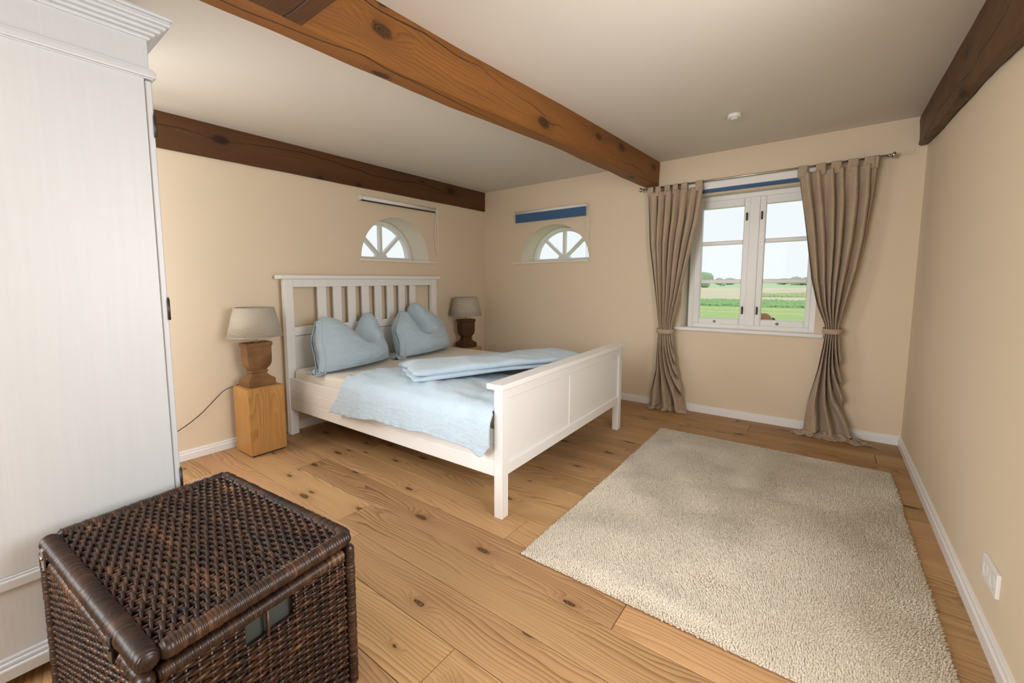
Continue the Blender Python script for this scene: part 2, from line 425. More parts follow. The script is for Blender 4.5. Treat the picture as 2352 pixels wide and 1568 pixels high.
# local x of each beam runs along -y of the room (rotation -90 deg): local y -> room x
o = beam('ceiling_beam', [(0, 2.006, 2.135, 2.150, H+.004), (1.8, 1.945, 2.06, 2.150, H+.004), (2.75, 1.868, 1.995, 2.147, H+.004), (3.3, 1.842, 1.975, 2.147, H+.004), (4.2, 1.83, 1.965, 2.147, H+.004), (LB, 1.80, 1.93, 2.147, H+.004)], M_BEAM,
     'thick golden-brown pine beam running across the middle of the ceiling', .007, 4, 140)
o.rotation_euler = (0, 0, -PI/2)
o = beam('ceiling_beam', [(0, .0, .022, 2.142, H+.004), (LB, .0, .022, 2.142, H+.004)], M_BEAMD, 'dark stained beam set along the top of the headboard wall', .003, 11, 120, .005)
o.rotation_euler = (0, 0, -PI/2)
o = beam('ceiling_beam', [(0, W-.045, W, 2.175, H+.004), (.5, W-.05, W, 2.135, H+.004), (1.4, W-.048, W, 2.10, H+.004), (2.1, W-.052, W, 2.04, H+.004), (LB, W-.05, W, 2.0, H+.004)], M_BEAMD,
     'dark crooked beam running along the top of the right wall', .011, 23, 140, .010, 1.6)
o.rotation_euler = (0, 0, -PI/2)
o = beam('ceiling_beam', [(1.96, -3.80, -3.60, 2.147, H+.004), (W-.02, -3.80, -3.60, 2.147, H+.004)], M_BEAMD, 'dark cross beam jutting off the golden beam at the top edge of the picture', .004, 31, 40, .008)

# ------------------------------------------------------------------ windows
win = empty('window_1', (0, 0, 0), 0, 'white casement window with six panes between the curtains', None, None, 'structure')
FD = .095   # depth of the frame face behind the wall face
def frame_bars(bm, x0, x1, z0, z1, w, y0, y1, bev=.004):
    box(bm, x0, x0+w, y0, y1, z0, z1, bev); box(bm, x1-w, x1, y0, y1, z0, z1, bev)
    box(bm, x0+w, x1-w, y0, y1, z1-w, z1, bev); box(bm, x0+w, x1-w, y0, y1, z0, z0+w, bev); return bm
part('frame', frame_bars(bmesh.new(), 2.412, 3.376, .795, 2.008, .045, FD, FD+.10), M_WINW, win)
part('mullion', B(2.876, 2.952, FD-.012, FD+.09, .835, 1.965, .006, 2), M_WINW, win)
def sash(x0, x1, gx0, gx1, lat):
    s = empty('sash'); s.parent = win
    y0, y1 = FD-.004, FD+.05; z0, z1, g0, g1 = .836, 1.968, .892, 1.896
    bm = bmesh.new()
    box(bm, x0, gx0, y0, y1, z0, z1, .006); box(bm, gx1, x1, y0, y1, z0, z1, .006)
    box(bm, gx0, gx1, y0, y1, z0, g0, .006); box(bm, gx0, gx1, y0, y1, g1, z1, .006)
    part('sash_frame', bm, M_WINW, s)
    zb = [g0, 1.232, 1.582, g1]
    for z in (1.232, 1.582): part('glazing_bar', B(gx0, gx1, y0+.012, y1, z-.018, z+.018, .005), M_WINW, s)
    for k in range(3): part('pane', B(gx0-.005, gx1+.005, y1-.016, y1-.012, zb[k]+(.01 if k else 0), zb[k+1]-(.01 if k < 2 else 0)), M_GLASS, s)
    for z in (1.80, .972):
        bm = bmesh.new(); box(bm, lat-.007, lat+.007, y0-.006, y0, z-.035, z+.035, .002)
        cyl(bm, (lat, y0, z+.02), (lat, y0-.022, z+.02), .006, n=10); box(bm, lat-.005, lat+.005, y0-.026, y0-.017, z-.03, z+.028, .002)
        part('latch', bm, M_DARKM, s)
    xm = (gx0+gx1)/2; part('stay_knob', lathe(bmesh.new(), [(.012, 0), (.012, .004), (.005, .008), (.009, .018), (0, .022)], (xm-.03, y0, .862), 12, 'Y'), M_CHROME, s).scale = (1, 1, 1)
    s.children[-1].data.transform(Matrix.Translation((0, y0, 0)) @ Matrix.Scale(-1, 4, (0, 1, 0)) @ Matrix.Translation((0, -y0, 0)))
sash(2.452, 2.882, 2.508, 2.834, 2.856)
sash(2.946, 3.336, 2.996, 3.300, 2.966)
bm = bmesh.new(); box(bm, 2.313, 3.432, -.032, .0, .772, .805, .010, 3); box(bm, 2.376, 3.37, .0, FD+.02, .772, .803)
part('sill', bm, M_WINW, win)

def arch_window(idx, P, along, sgn, label):
    """half-round fanlight set at the back of its niche; along: 'x' (far wall) or 'y' (left wall)"""
    wdw = empty('window_%d' % idx, (0, 0, 0), 0, label, None, None, 'structure')
    c, z0, r, h = P['c'], P['z0'], P['r']-.026, P['h']-.012
    def T(u, d, z): return (u, d, z) if along == 'x' else (-d, u, z)
    def slab(loop, d0, d1, holes=()):
        bm = bmesh.new(); rings = []
        for d in (d0, d1):
            es = []; rr = []
            for lp in [loop]+list(holes):
                v = [bm.verts.new(T(q[0], d, q[1])) for q in lp]; rr.append(v)
                es += [bm.edges.new((v[i], v[(i+1) % len(v)])) for i in range(len(v))]
            bmesh.ops.triangle_fill(bm, use_beauty=True, edges=es, normal=Vector(T(0, 1, 0))); rings.append(rr)
        for k in range(len(rings[0])):
            a, b = rings[0][k], rings[1][k]
            for i in range(len(a)): bm.faces.new((a[i], a[(i+1) % len(a)], b[(i+1) % len(a)], b[i]))
        bmesh.ops.recalc_face_normals(bm, faces=bm.faces[:]); return bm
    fw_ = .052; d0, d1 = ADEP-.05, ADEP+.02
    part('frame', slab(arch(c, z0-.002, r, h), d0, d1, [arch(c, z0+.042, r-fw_, h-fw_-.03)]), M_WINW, wdw)
    ri, hi = r-fw_+.01, h-fw_-.02
    for a in (45, 90, 135):
        ca_, sa_ = math.cos(math.radians(a)), math.sin(math.radians(a)); w = .016
        p = [(c+.02*ca_-w*sa_, z0+.04+.02*sa_+w*ca_), (c+.02*ca_+w*sa_, z0+.04+.02*sa_-w*ca_), (c+ri*ca_+w*sa_, z0+.04+hi*sa_-w*ca_), (c+ri*ca_-w*sa_, z0+.04+hi*sa_+w*ca_)]
        part('glazing_bar', slab(p, d0+.012, d1-.01), M_WINW, wdw)
    part('hub', slab(arch(c, z0+.03, .075, .062, 16), d0+.004, d1-.008), M_WINW, wdw)
    for k in range(4):
        a0, a1 = 45*k, 45*k+45
        lp = [(c, z0+.04)]+[(c+ri*math.cos(math.radians(a0+(a1-a0)*i/10)), z0+.04+hi*math.sin(math.radians(a0+(a1-a0)*i/10))) for i in range(11)]
        part('pane', slab(lp, d1-.03, d1-.026), M_GLASS, wdw)
    bm = bmesh.new(); e0, e1 = (P['c']-P['r']-.08, P['c']+P['r']+.05) if along == 'x' else (P['c']-P['r']-.04, P['c']+P['r']+.09)
    if along == 'x': box(bm, .462, 1.441, -.024, 0, 1.458, 1.480, .006, 2)
    else: box(bm, 0, .024, -1.957, -.921, 1.456, 1.480, .006, 2)
    part('sill', bm, M_REVEAL, wdw)
arch_window(2, AF, 'x', 1, 'half-round fanlight window right of the room corner in the far wall')
arch_window(3, AL, 'y', 1, 'half-round fanlight window above the headboard')
w4 = empty('window_4', (0, 0, 0), 0, 'window added behind the camera in the near wall for fill light', None, None, 'structure')  # unseen window, added to let the near fill light in
bm = bmesh.new()
for a in (1.1, 1.92, 2.74): box(bm, a, a+.06, YB-.2, YB-.12, .95, 2.2)
for z in (.95, 2.14): box(bm, 1.16, 2.74, YB-.2, YB-.12, z, z+.06)
part('frame', bm, M_WINW, w4)
w5 = empty('window_5', (0, 0, 0), 0, 'plain window behind the camera in the right wall', None, None, 'structure')
bm = bmesh.new()
for a in (-3.90, -3.36, -2.82): box(bm, W+.12, W+.2, a, a+.06, .8, 2.0)
for z in (.8, 1.94): box(bm, W+.12, W+.2, -3.84, -2.82, z, z+.06)
part('frame', bm, M_WINW, w5)

w6 = empty('window_6', (0, 0, 0), 0, 'window in the headboard wall hidden behind the wardrobe', None, None, 'structure')
bm = bmesh.new()
for a in (-4.73, -4.275, -3.82): box(bm, -.18, -.10, a, a+.05, .79, 2.0)
for z in (.79, 1.95): box(bm, -.18, -.10, -4.68, -3.82, z, z+.05)
part('frame', bm, M_WINW, w6)

# ------------------------------------------------------------------ bed (local frame: origin at the near foot corner)
BX, BY, BA = 2.1955, -2.7176, .0228
BW, XH = 1.796, -2.08
bed = empty('bed_frame', (BX, BY, 0), BA, 'white wooden double bed frame with slatted headboard and panelled footboard', 'bed')
bv = .003
for y in (0, BW-.062): part('foot_post', B(-.05, 0, y, y+.062, 0, .698, bv), M_BED, bed)
for y in (0, BW-.074): part('head_post', B(XH-.05, XH, y, y+.074, 0, 1.282, bv), M_BED, bed)
bm = B(-.072, .026, -.036, BW+.036, .698, .728, .006, 2); part('footboard_cap', bm, M_BED, bed)
part('top_rail', B(-.046, -.004, .062, BW-.062, .636, .698, bv), M_BED, bed)
part('bottom_rail', B(-.046, -.004, .062, BW-.062, .225, .289, bv), M_BED, bed)
part('panel', B(-.036, -.014, .062, .822, .289, .636), M_BED, bed)
part('panel', B(-.036, -.014, .838, BW-.062, .289, .636), M_BED, bed)
part('stile', B(-.042, -.010, .820, .840, .289, .636, .002), M_BED, bed)
part('headboard_cap', B(XH-.066, XH+.02, -.044, BW+.044, 1.282, 1.313, .005, 2), M_BED, bed)
part('headboard_top_rail', B(XH-.044, XH-.006, .074, BW-.074, 1.216, 1.282, bv), M_BED, bed)
part('headboard_lower_rail', B(XH-.044, XH-.006, .074, BW-.074, .817, .888, bv), M_BED, bed)
part('headboard_panel', B(XH-.040, XH-.010, .074, BW-.074, .30, .813, bv), M_BED, bed)
for k in range(8):
    y = .306+.1556*k; part('slat', B(XH-.035, XH-.015, y, y+.082, .886, 1.218, .002), M_BED, bed)
for y0, s in ((.006, 1), (BW-.006, -1)):
    a, b = sorted((y0+s*.004, y0+s*.03)); sr = part('side_rail', B(XH-.002, -.048, a, b, .226, .474), M_BED, bed)
    for z0, z1 in ((.222, .3035), (.3065, .389), (.392, .478)):
        a, b = sorted((y0, y0+s*.026)); part('board', B(XH, -.05, a, b, z0, z1, .0022), M_BED, sr)
bm = B(XH, -.05, .04, .06, .24, .30); box(bm, XH, -.05, BW/2-.03, BW/2+.03, .23, .29); box(bm, XH, -.05, BW-.06, BW-.04, .24, .30)
part('support_beam', bm, M_BED, bed)
for k in range(14): part('bed_slat', B(-1.98+k*.14, -1.91+k*.14, .036, BW-.036, .30, .318), M_BED, bed)

MT = .548   # mattress top
def soft_box(x0, x1, y0, y1, z0, z1, r, n=18):
    bm = B(x0, x1, y0, y1, z0, z1, r, 5); return bm
m_ = part('mattress', soft_box(XH+.012, -.056, .040, BW-.040, .320, MT, .04), M_SHEET, None, True, loc=(BX, BY, 0), rot=(0, 0, BA))
tag(m_, 'cream sheeted mattress lying in the white bed', 'mattress')

def inbed(o): o.location = (BX, BY, 0); o.rotation_euler = (0, 0, BA); return o

# duvet 1: spread over the near half, hanging down over the side rail
def duvet_flat():
    nx, nt = 150, 90
    prof = [(.80, .566), (.65, .572), (.5, .588), (.36, .606), (.22, .620), (.12, .620), (.04, .603), (-.012, .575), (-.038, .53), (-.046, .48), (-.048, .43)]
    pl = [0]
    for a, b in zip(prof, prof[1:]): pl.append(pl[-1]+math.dist(a, b))
    pl = np.array(pl)/pl[-1]; py = [q[0] for q in prof]; pz = [q[1] for q in prof]
    hx = [-1.45, -1.2, -.95, -.7, -.5, -.35, -.18, -.09, -.04]; hz = [.332, .334, .368, .366, .382, .380, .366, .340, .40]
    V = []
    for i in range(nx):
        for j in range(nt):
            t = j/(nt-1)
            tt = min(1, t/.86); y = float(np.interp(tt, pl, py)); z = float(np.interp(tt, pl, pz))
            head = -1.27-.02*nz(y*4, 3)-.16*sm(.72, 1.0, t)-.05*sm(.0, .5, 1-t)
            s = i/(nx-1); x = head+(-.0515+.012*sm(.006, .016, -y)-head)*s
            if t > .86: z = .43+(float(np.interp(x, hx, hz))-.43)*(t-.86)/.14; y = -.048
            edge = sm(0, .09, x-head); e2 = sm(0, .05, s)
            if y > .03: z = MT+.010+(z-MT-.010)*(.25+.75*edge)
            drape = sm(.62, .80, t)
            z += (1-drape)*(.010*nz(x*5, y*5, 1)+.005*nz(x*13+y*4, y*15, 2))*edge
            z += (1-drape)*.006*math.sin((x*1.0+y*2.2)*16+3*nz(x*3, y*3))*edge*sm(.0, .3, t)*.6
            fold = nz(x*7, .3, 5)+.55*nz(x*19, z*2, 8)
            y -= drape*(.010+.016*max(-.3, fold))+drape*.012*sm(.92, .99, t)*nz(x*24, 1)
            if t > .9: z += .007*nz(x*26, 4)*sm(.9, 1, t)
            V.append((x, y, z))
    o = part_np('blue_duvet', V, grid_faces(nx, nt), M_BLUE2, None)
    md = o.modifiers.new('thick', 'SOLIDIFY'); md.thickness = .014; md.offset = 0
    # make sure normals point up
    return tag(inbed(o), 'light blue duvet spread flat and hanging over the near bed rail', 'duvet', 'light blue duvets on the bed')
duvet_flat()

# duvet 2: folded, laid diagonally on top
def duvet_folded():
    A, Bq, Cq, D = Vector((-.665, .015, 0)), Vector((-1.40, .535, 0)), Vector((-.64, 1.66, 0)), Vector((-.085, 1.30, 0))
    def slab(z0, z1, a0, wav, seed, in0, na=90, nb=54):
        V = []
        for side in (1, 0):
            for i in range(na):
                for j in range(nb):
                    a, b = i/(na-1), j/(nb-1)
                    aa = a0+(1-a0)*a; bb = in0+(1-in0)*b; aa += .055*abs(2*b-1)**6*(1-2*a)*(1 if b > .5 else .25)
                    p = (A*(1-aa)+D*aa)*(1-bb)+(Bq*(1-aa)+Cq*aa)*bb
                    p = p+(A-Bq).normalized()*(.035*nz(aa*3.3, seed)-.025*math.sin(aa*PI))*(1-b)
                    p = p+Vector((.02*nz(b*6, seed+2)-wav*math.sin(b*34)*max(0, 1-a*14), .02*nz(b*5, seed+5), 0))
                    eb = max(0, 1-abs(2*b-1)**14)**.5; ea = max(0, 1-abs(2*a-1)**16)**.5
                    k = eb*ea; sag = .05*sm(.30, .75, b)*(1-.5*aa)+.03*sm(.6, 1, b)
                    zm = (z0+z1)/2-sag; th = (z1-z0)/2
                    top = 1 if side else -1
                    z = zm+top*th*k
                    if side: z += k*(.012*nz(p.x*5, p.y*5, seed)+.005*nz(p.x*12, p.y*12, seed+1)+.010*math.sin(aa*5+b*3))
                    V.append((p.x, p.y, max(z, MT+.012)))
        n = na*nb
        return np.array(V), grid_faces(na, nb, 0, True)+grid_faces(na, nb, n)+[
            q for i in range(na-1) for q in ((i*nb, (i+1)*nb, n+(i+1)*nb, n+i*nb), (i*nb+nb-1, n+i*nb+nb-1, n+(i+1)*nb+nb-1, (i+1)*nb+nb-1))]+[
            q for j in range(nb-1) for q in ((j, n+j, n+j+1, j+1), ((na-1)*nb+j, (na-1)*nb+j+1, n+(na-1)*nb+j+1, n+(na-1)*nb+j))]
    V, F = merge_np([slab(.626, .656, 0, .005, 3, .0), slab(.652, .706, .006, .014, 9, -.006)])
    o = part_np('blue_duvet', V, F, M_BLUE2, None)
    bm = bmesh.new(); bm.from_mesh(o.data); bmesh.ops.remove_doubles(bm, verts=bm.verts[:], dist=1e-5); bmesh.ops.recalc_face_normals(bm, faces=bm.faces[:]); bm.to_mesh(o.data); bm.free()
    o.data.polygons.foreach_set('use_smooth', [True]*len(o.data.polygons))
    return tag(inbed(o), 'light blue duvet folded over and laid diagonally on top of the other', 'duvet', 'light blue duvets on the bed')
duvet_folded()

# pillows: upright, plumped, with the top chopped in so that two corners stand up as ears
def pillow(label, base, yaw_, lean, a, b, T, chop, u_c, ear_in, seed, ear_l=0., ear_r=0., skew=0.):
    n = 56; V = []
    cy_, sy_ = math.cos(yaw_), math.sin(yaw_); cl, sl = math.cos(lean), math.sin(lean)
    def pos(u, v, side):
        w = a*(1-.09*(1-v*v)); hgt = b*(1-.06*(1-u*u))
        x = u*w; z = (v+1)*hgt
        th = T*(max(0, 1-abs(u)**2.6)**.6)*(max(0, 1-abs(v)**2.6)**.6)*(1.12-.22*v)
        tv = sm(-.25, 1.0, v)
        g = math.exp(-((u-u_c)/.40)**2)
        z -= chop*g*tv
        if u < u_c: z += ear_l*tv*(1-g)
        else: z += ear_r*tv*(1-g)
        z -= .055*sm(.80, 1., v)*sm(.72, 1., abs(u))
        x += -ear_in*(u-u_c)*sm(.1, 1, v)*(1-.3*g)
        crease = math.exp(-((u-u_c)/.16)**2)*sm(.15, .85, v)
        d = side*th*(1-.55*crease) - (.05*crease if side > 0 else 0)
        d -= side*.030*math.exp(-((u-u_c-.05*(1-v))/.045)**2)*sm(.05, .5, v)*(1 if side > 0 else 0)
        if side > 0: d += .007*math.sin((math.hypot((u-u_c)*1.3, v-.55))*26+2*nz(u*3, v*3, seed))*math.exp(-((u-u_c)**2*5+(v-.35)**2*5))+.006*nz(u*2.2+seed, v*13, 4)*min(1, th/.05)
        sag = .10*(1-sm(-1, .1, v))
        d += side*sag*T*max(0, 1-u*u)
        d += side*.010*nz(x*6+seed, z*12, seed)*min(1, th/.05)+side*.005*nz(x*9, z*32, seed+2)*min(1, th/.04)
        if v < -.8: z = z*.6+.004
        X = d*cl-(z*sl); Z = z*cl+d*sl*.25
        Z = max(Z, .004)
        y = x; x_ = X
        x_ += skew*y
        return (base[0]+x_*cy_-y*sy_, base[1]+x_*sy_+y*cy_, base[2]+Z)
    for side in (1, -1):
        for i in range(n):
            for j in range(n):
                u, v = -1+2*i/(n-1), -1+2*j/(n-1)
                u = math.sin(u*PI/2)*.35+u*.65; v = math.sin(v*PI/2)*.35+v*.65
                V.append(pos(u, v, side))
    F = grid_faces(n, n)+grid_faces(n, n, n*n, True)
    o = part_np('pillow', V, F, M_BLUE, None)
    bm = bmesh.new(); bm.from_mesh(o.data); bmesh.ops.remove_doubles(bm, verts=bm.verts[:], dist=2e-4); bmesh.ops.recalc_face_normals(bm, faces=bm.faces[:]); bm.to_mesh(o.data); bm.free()
    o.data.polygons.foreach_set('use_smooth', [True]*len(o.data.polygons))
    tag(inbed(o), label, 'pillow', 'light blue pillows at the headboard')
    # open hem of the pillowcase along the left side
    HV = []; m, k = 40, 8
    for side in (1, -1):
        for i in range(m):
            v = -.97+1.94*i/(m-1)
            p = Vector(pos(-.965, v, side)); q = Vector(pos(-.80, v, side)); dr = (p-q); dr.normalize()
            for j in range(k):
                f = j/(k-1); e = p+dr*(.052*f-.012)
                e += Vector((side*(.006+.010*math.sin(f*PI))+.004*nz(v*6, f*2, seed), 0, -.010*f*(1+v)+.005*nz(v*9, f, seed+1)))
                e.z = max(e.z, base[2]+.003)
                HV.append(e)
    h = part_np('pillowcase_hem', HV, grid_faces(m, k)+grid_faces(m, k, m*k, True), M_BLUE, o)
    md = h.modifiers.new('thick', 'SOLIDIFY'); md.thickness = .003
    # crumpled corner of the case and its ties on the sheet
    c = Vector(pos(-.97, -.96, -1)); CV = []; g = 22
    for i in range(g):
        for j in range(g):
            s_, t_ = i/(g-1)-.5, j/(g-1)-.5
            CV.append((c.x+.01+s_*.11+.012*nz(s_*9, t_*9, seed), c.y-.022+t_*.10+.012*nz(t_*11, s_*8, seed+4), base[2]+.006+max(0, .020+.034*nz(s_*8+seed, t_*8, 3)+.012*math.sin(t_*40+s_*9))*max(0, 1-(2*abs(s_))**4)))
    h = part_np('case_tie', CV, grid_faces(g, g), M_BLUE, o)
    md = h.modifiers.new('thick', 'SOLIDIFY'); md.thickness = .003
    return o
pillow('dented light blue pillow on the half of the bed nearer the wardrobe', (-1.76, .435, MT), .15, .30, .405, .216, .185, .18, .22, .09, 1.0, .03, .07)
pillow('dented light blue pillow on the half of the bed nearer the room corner', (-1.78, 1.285, MT), .16, .30, .410, .222, .185, .18, -.22, .27, 5.0, .05, .09)

# ------------------------------------------------------------------ bedside stands and lamps
def stand(x0, x1, y0, y1, h, label):
    t = empty('bedside_stand', ((x0+x1)/2, (y0+y1)/2, 0), 0, label, 'bedside stand', 'solid oak bedside blocks')
    a, b = (x1-x0)/2, (y1-y0)/2
    part('recessed_base', B(-a+.012, a-.012, -b+.012, b-.012, 0, .010), M_BLACK, t)
    me = B(-.241, .241, -b, b, -a, a, .003)   # built lying down: grain runs along local x
    part('block', me, M_OAK, t, rot=(0, -PI/2, 0), loc=(0, 0, .010+.241))
    return t
stand(.094, .345, -3.186, -2.920, .495, 'solid oak block stand left of the bed, beside the wardrobe')
stand(.090, .341, -.760, -.494, .495, 'oak block stand in the room corner, mostly hidden by the bed')

def table_lamp(loc, rz, wood, label, cordpts):
    t = empty('table_lamp', loc, rz, label, 'lamp', 'matching table lamps beside the bed')
    # square baluster base: (half width y, half depth x, z)
    pr = [(.098, .074, 0), (.100, .076, .004), (.100, .076, .046), (.094, .070, .052), (.082, .056, .060), (.066, .043, .074), (.057, .036, .088), (.056, .035, .094), (.062, .040, .099), (.064, .042, .105), (.062, .040, .111),
          (.055, .034, .116), (.060, .038, .124), (.074, .046, .138), (.083, .051, .155), (.088, .053, .175), (.090, .054, .200), (.090, .054, .285), (.093, .057, .292), (.097, .060, .300), (.097, .060, .322)]
    bm = bmesh.new(); rings = []
    for hw, hd, z in pr:
        rings.append([bm.verts.new(p) for p in ((-hd, -hw, z), (hd, -hw, z), (hd, hw, z), (-hd, hw, z))])
    for a, b in zip(rings, rings[1:]):
        for i in range(4): bm.faces.new((a[i], a[(i+1) % 4], b[(i+1) % 4], b[i]))
    bm.faces.new(rings[0][::-1]); bm.faces.new(rings[-1])
    bmesh.ops.bevel(bm, geom=[e for e in bm.edges if abs(e.verts[0].co.z-e.verts[1].co.z) > .003 or e.verts[0].co.z > .32], offset=.0015, segments=1, affect='EDGES')
    part('base', bm, wood, t)
    bm = bmesh.new(); lathe(bm, [(.014, .320), (.014, .326), (.008, .330), (.008, .352), (.011, .354), (.011, .372), (.008, .376), (.008, .42), (.016, .424), (.016, .47), (0, .472)], n=16)
    part('stem', bm, M_CHROME, t)
    zb, zt, rb, rtp = .368, .580, .190, .138; th = .003
    bm = lathe(bmesh.new(), [(rb, zb), (rtp, zt), (rtp-th, zt), (rb-th, zb)], n=48, closed=True)
    sh = part('shade', bm, M_SHADE, t)
    for r_, z_ in ((rb, zb+.002), (rtp, zt-.002)):
        bm = lathe(bmesh.new(), [(r_+.0012, z_-.003), (r_+.0012, z_+.003), (r_-.0035, z_+.003), (r_-.0035, z_-.003)], n=48, closed=True)
        part('shade_rim', bm, M_SHADE, sh)
    bm = bmesh.new()
    for a in range(3): cyl(bm, (0, 0, zt-.02), ((rtp-.004)*math.cos(a*2.094), (rtp-.004)*math.sin(a*2.094), zt-.008), .002, n=6)
    cyl(bm, (0, 0, .46), (0, 0, zt-.018), .003, n=6)
    part('shade_spider', bm, M_CHROME, sh)
    if cordpts:
        P = np.array(cordpts, float); k = np.linspace(0, len(P)-1, 60)
        Q = np.stack([np.interp(k, range(len(P)), P[:, i]) for i in range(3)], 1)
        for _ in range(6): Q[1:-1] = (Q[:-2]+2*Q[1:-1]+Q[2:])/4
        V, F = tube_np(Q, .0028, 6); part_np('cord', V, F, M_BLACK, t)
    return t
zs = .492
table_lamp((.205, -3.052, zs), .03, M_LAMPW, 'brown baluster table lamp with grey shade, left of the bed', [(-.07, -.03, .012), (-.10, -.07, .012), (-.13, -.11, -.005), (-.175, -.17, -.03), (-.19, -.25, -.11), (-.192, -.33, -.18), (-.19, -.42, -.235), (-.19, -.50, -.27), (-.19, -.62, -.34), (-.19, -.8, -.40)])
table_lamp((.205, -.618, zs), -.25, M_LAMPD, 'dark wood table lamp with grey shade, near the room corner', [(.06, -.05, .006), (.10, -.04, .008), (.105, 0, .006), (.10, .06, .005), (.06, .11, .006), (0, .125, .004)])

# ------------------------------------------------------------------ wardrobe (its side faces the camera)
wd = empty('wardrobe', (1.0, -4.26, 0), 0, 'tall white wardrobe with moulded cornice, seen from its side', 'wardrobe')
X1, X0, Y1, Y0 = .570, -.33, .274, -.34     # local: side panel plane, left side, door back, back
def moulding(x0, x1, y0, y1, prof):
    """stack of (out, z0, z1) boxes running round the carcass on three sides"""
    bm = bmesh.new()
    for o_, z0, z1 in prof: box(bm, x0-o_, x1+o_, y0, y1+o_, z0, z1, min(.004, (z1-z0)*.3), 2)
    return bm
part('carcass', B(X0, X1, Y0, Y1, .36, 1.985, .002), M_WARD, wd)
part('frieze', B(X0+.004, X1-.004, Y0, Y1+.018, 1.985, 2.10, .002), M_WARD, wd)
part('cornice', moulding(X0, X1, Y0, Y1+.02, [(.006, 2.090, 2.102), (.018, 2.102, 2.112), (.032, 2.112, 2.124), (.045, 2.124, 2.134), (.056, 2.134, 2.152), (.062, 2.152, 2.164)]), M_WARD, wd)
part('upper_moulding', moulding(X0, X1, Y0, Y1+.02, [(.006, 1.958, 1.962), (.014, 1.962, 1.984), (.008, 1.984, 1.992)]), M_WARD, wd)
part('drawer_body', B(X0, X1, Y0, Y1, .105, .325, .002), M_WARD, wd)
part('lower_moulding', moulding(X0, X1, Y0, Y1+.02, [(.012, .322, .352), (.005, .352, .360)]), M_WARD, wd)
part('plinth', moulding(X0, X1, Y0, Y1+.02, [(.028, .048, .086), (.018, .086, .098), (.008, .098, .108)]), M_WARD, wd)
for x in (X0+.02, X1-.07):
    for y in (Y0+.02, Y1-.06): part('foot', B(x, x+.06, y, y+.06, 0, .05, .006), M_WARD, wd)
for a, b in ((X0+.004, X0/2+X1/2-.002), (X0/2+X1/2+.002, X1-.002)):
    d = part('door', B(a, b, Y1+.002, Y1+.022, .364, 1.955, .003), M_WARD, wd)
    part('knob', lathe(bmesh.new(), [(.008, 0), (.008, .012), (.016, .02), (.014, .03), (0, .033)], ((b-.05 if a < 0 else a+.05), Y1+.022, 1.15), 16, 'Y'), M_CHROME, d)
    part('drawer_front', B(a, b, Y1+.002, Y1+.022, .112, .318, .003), M_WARD, wd)
for z in (1.15, .50, 1.80):
    bm = bmesh.new(); cyl(bm, (X1+.003, Y1+.022, z-.038), (X1+.003, Y1+.022, z+.038), .0045, n=10)
    cyl(bm, (X1+.003, Y1+.022, z+.038), (X1+.003, Y1+.022, z+.046), .003, n=8)
    part('hinge', bm, M_DARKM, wd)

# ------------------------------------------------------------------ wicker chest
CL, CW, CH = .775, .560, .502
chest = empty('wicker_chest', (2.025, -4.060, 0), math.radians(5.4), 'dark brown woven wicker chest with a lid, in front of the wardrobe', 'chest')
prng = np.random.default_rng(5)
def add_tone(o, tones):
    at = o.data.attributes.new('tone', 'FLOAT', 'POINT'); at.data.foreach_set('value', np.asarray(tones, np.float32))
def wrapped(name, p0, p1, r, parent, pitch=.0052, squash=1.0, ovz=1.0, n=14):
    """rail wrapped in split cane: a bar with one rounded rib per turn"""
    p0, p1 = np.array(p0, float), np.array(p1, float); L = np.linalg.norm(p1-p0); turns = max(4, int(L/pitch)); per = 4
    s = np.linspace(0, 1, turns*per+1); ph = (s*turns) % 1
    k = np.floor(s*turns+1e-6).astype(int); j = prng.normal(0, .035, turns+2)
    rr = r*(.93+.09*np.abs(np.sin(PI*s*turns))+j[k])
    de = np.minimum(s, 1-s)*L/(r*.75); rr = rr*np.sqrt(np.clip(1-(1-np.clip(de, 0, 1))**2, .06, 1))
    path = p0[None]+(p1-p0)[None]*s[:, None]
    V, F = tube_np(path, rr, n)
    if ovz != 1.0: V[:, 2] = (V[:, 2]-p0[2])*ovz+p0[2]
    o = part_np(name, V, F, M_WICK, parent)
    tn = np.clip(prng.normal(.45, .2, turns+2), 0, 1)
    low = np.interp(np.arange(turns+2), np.linspace(0, turns+2, 7), prng.uniform(-.25, .35, 7))
    add_tone(o, np.repeat(np.clip(tn+low, 0, 1)[k], n)); return o
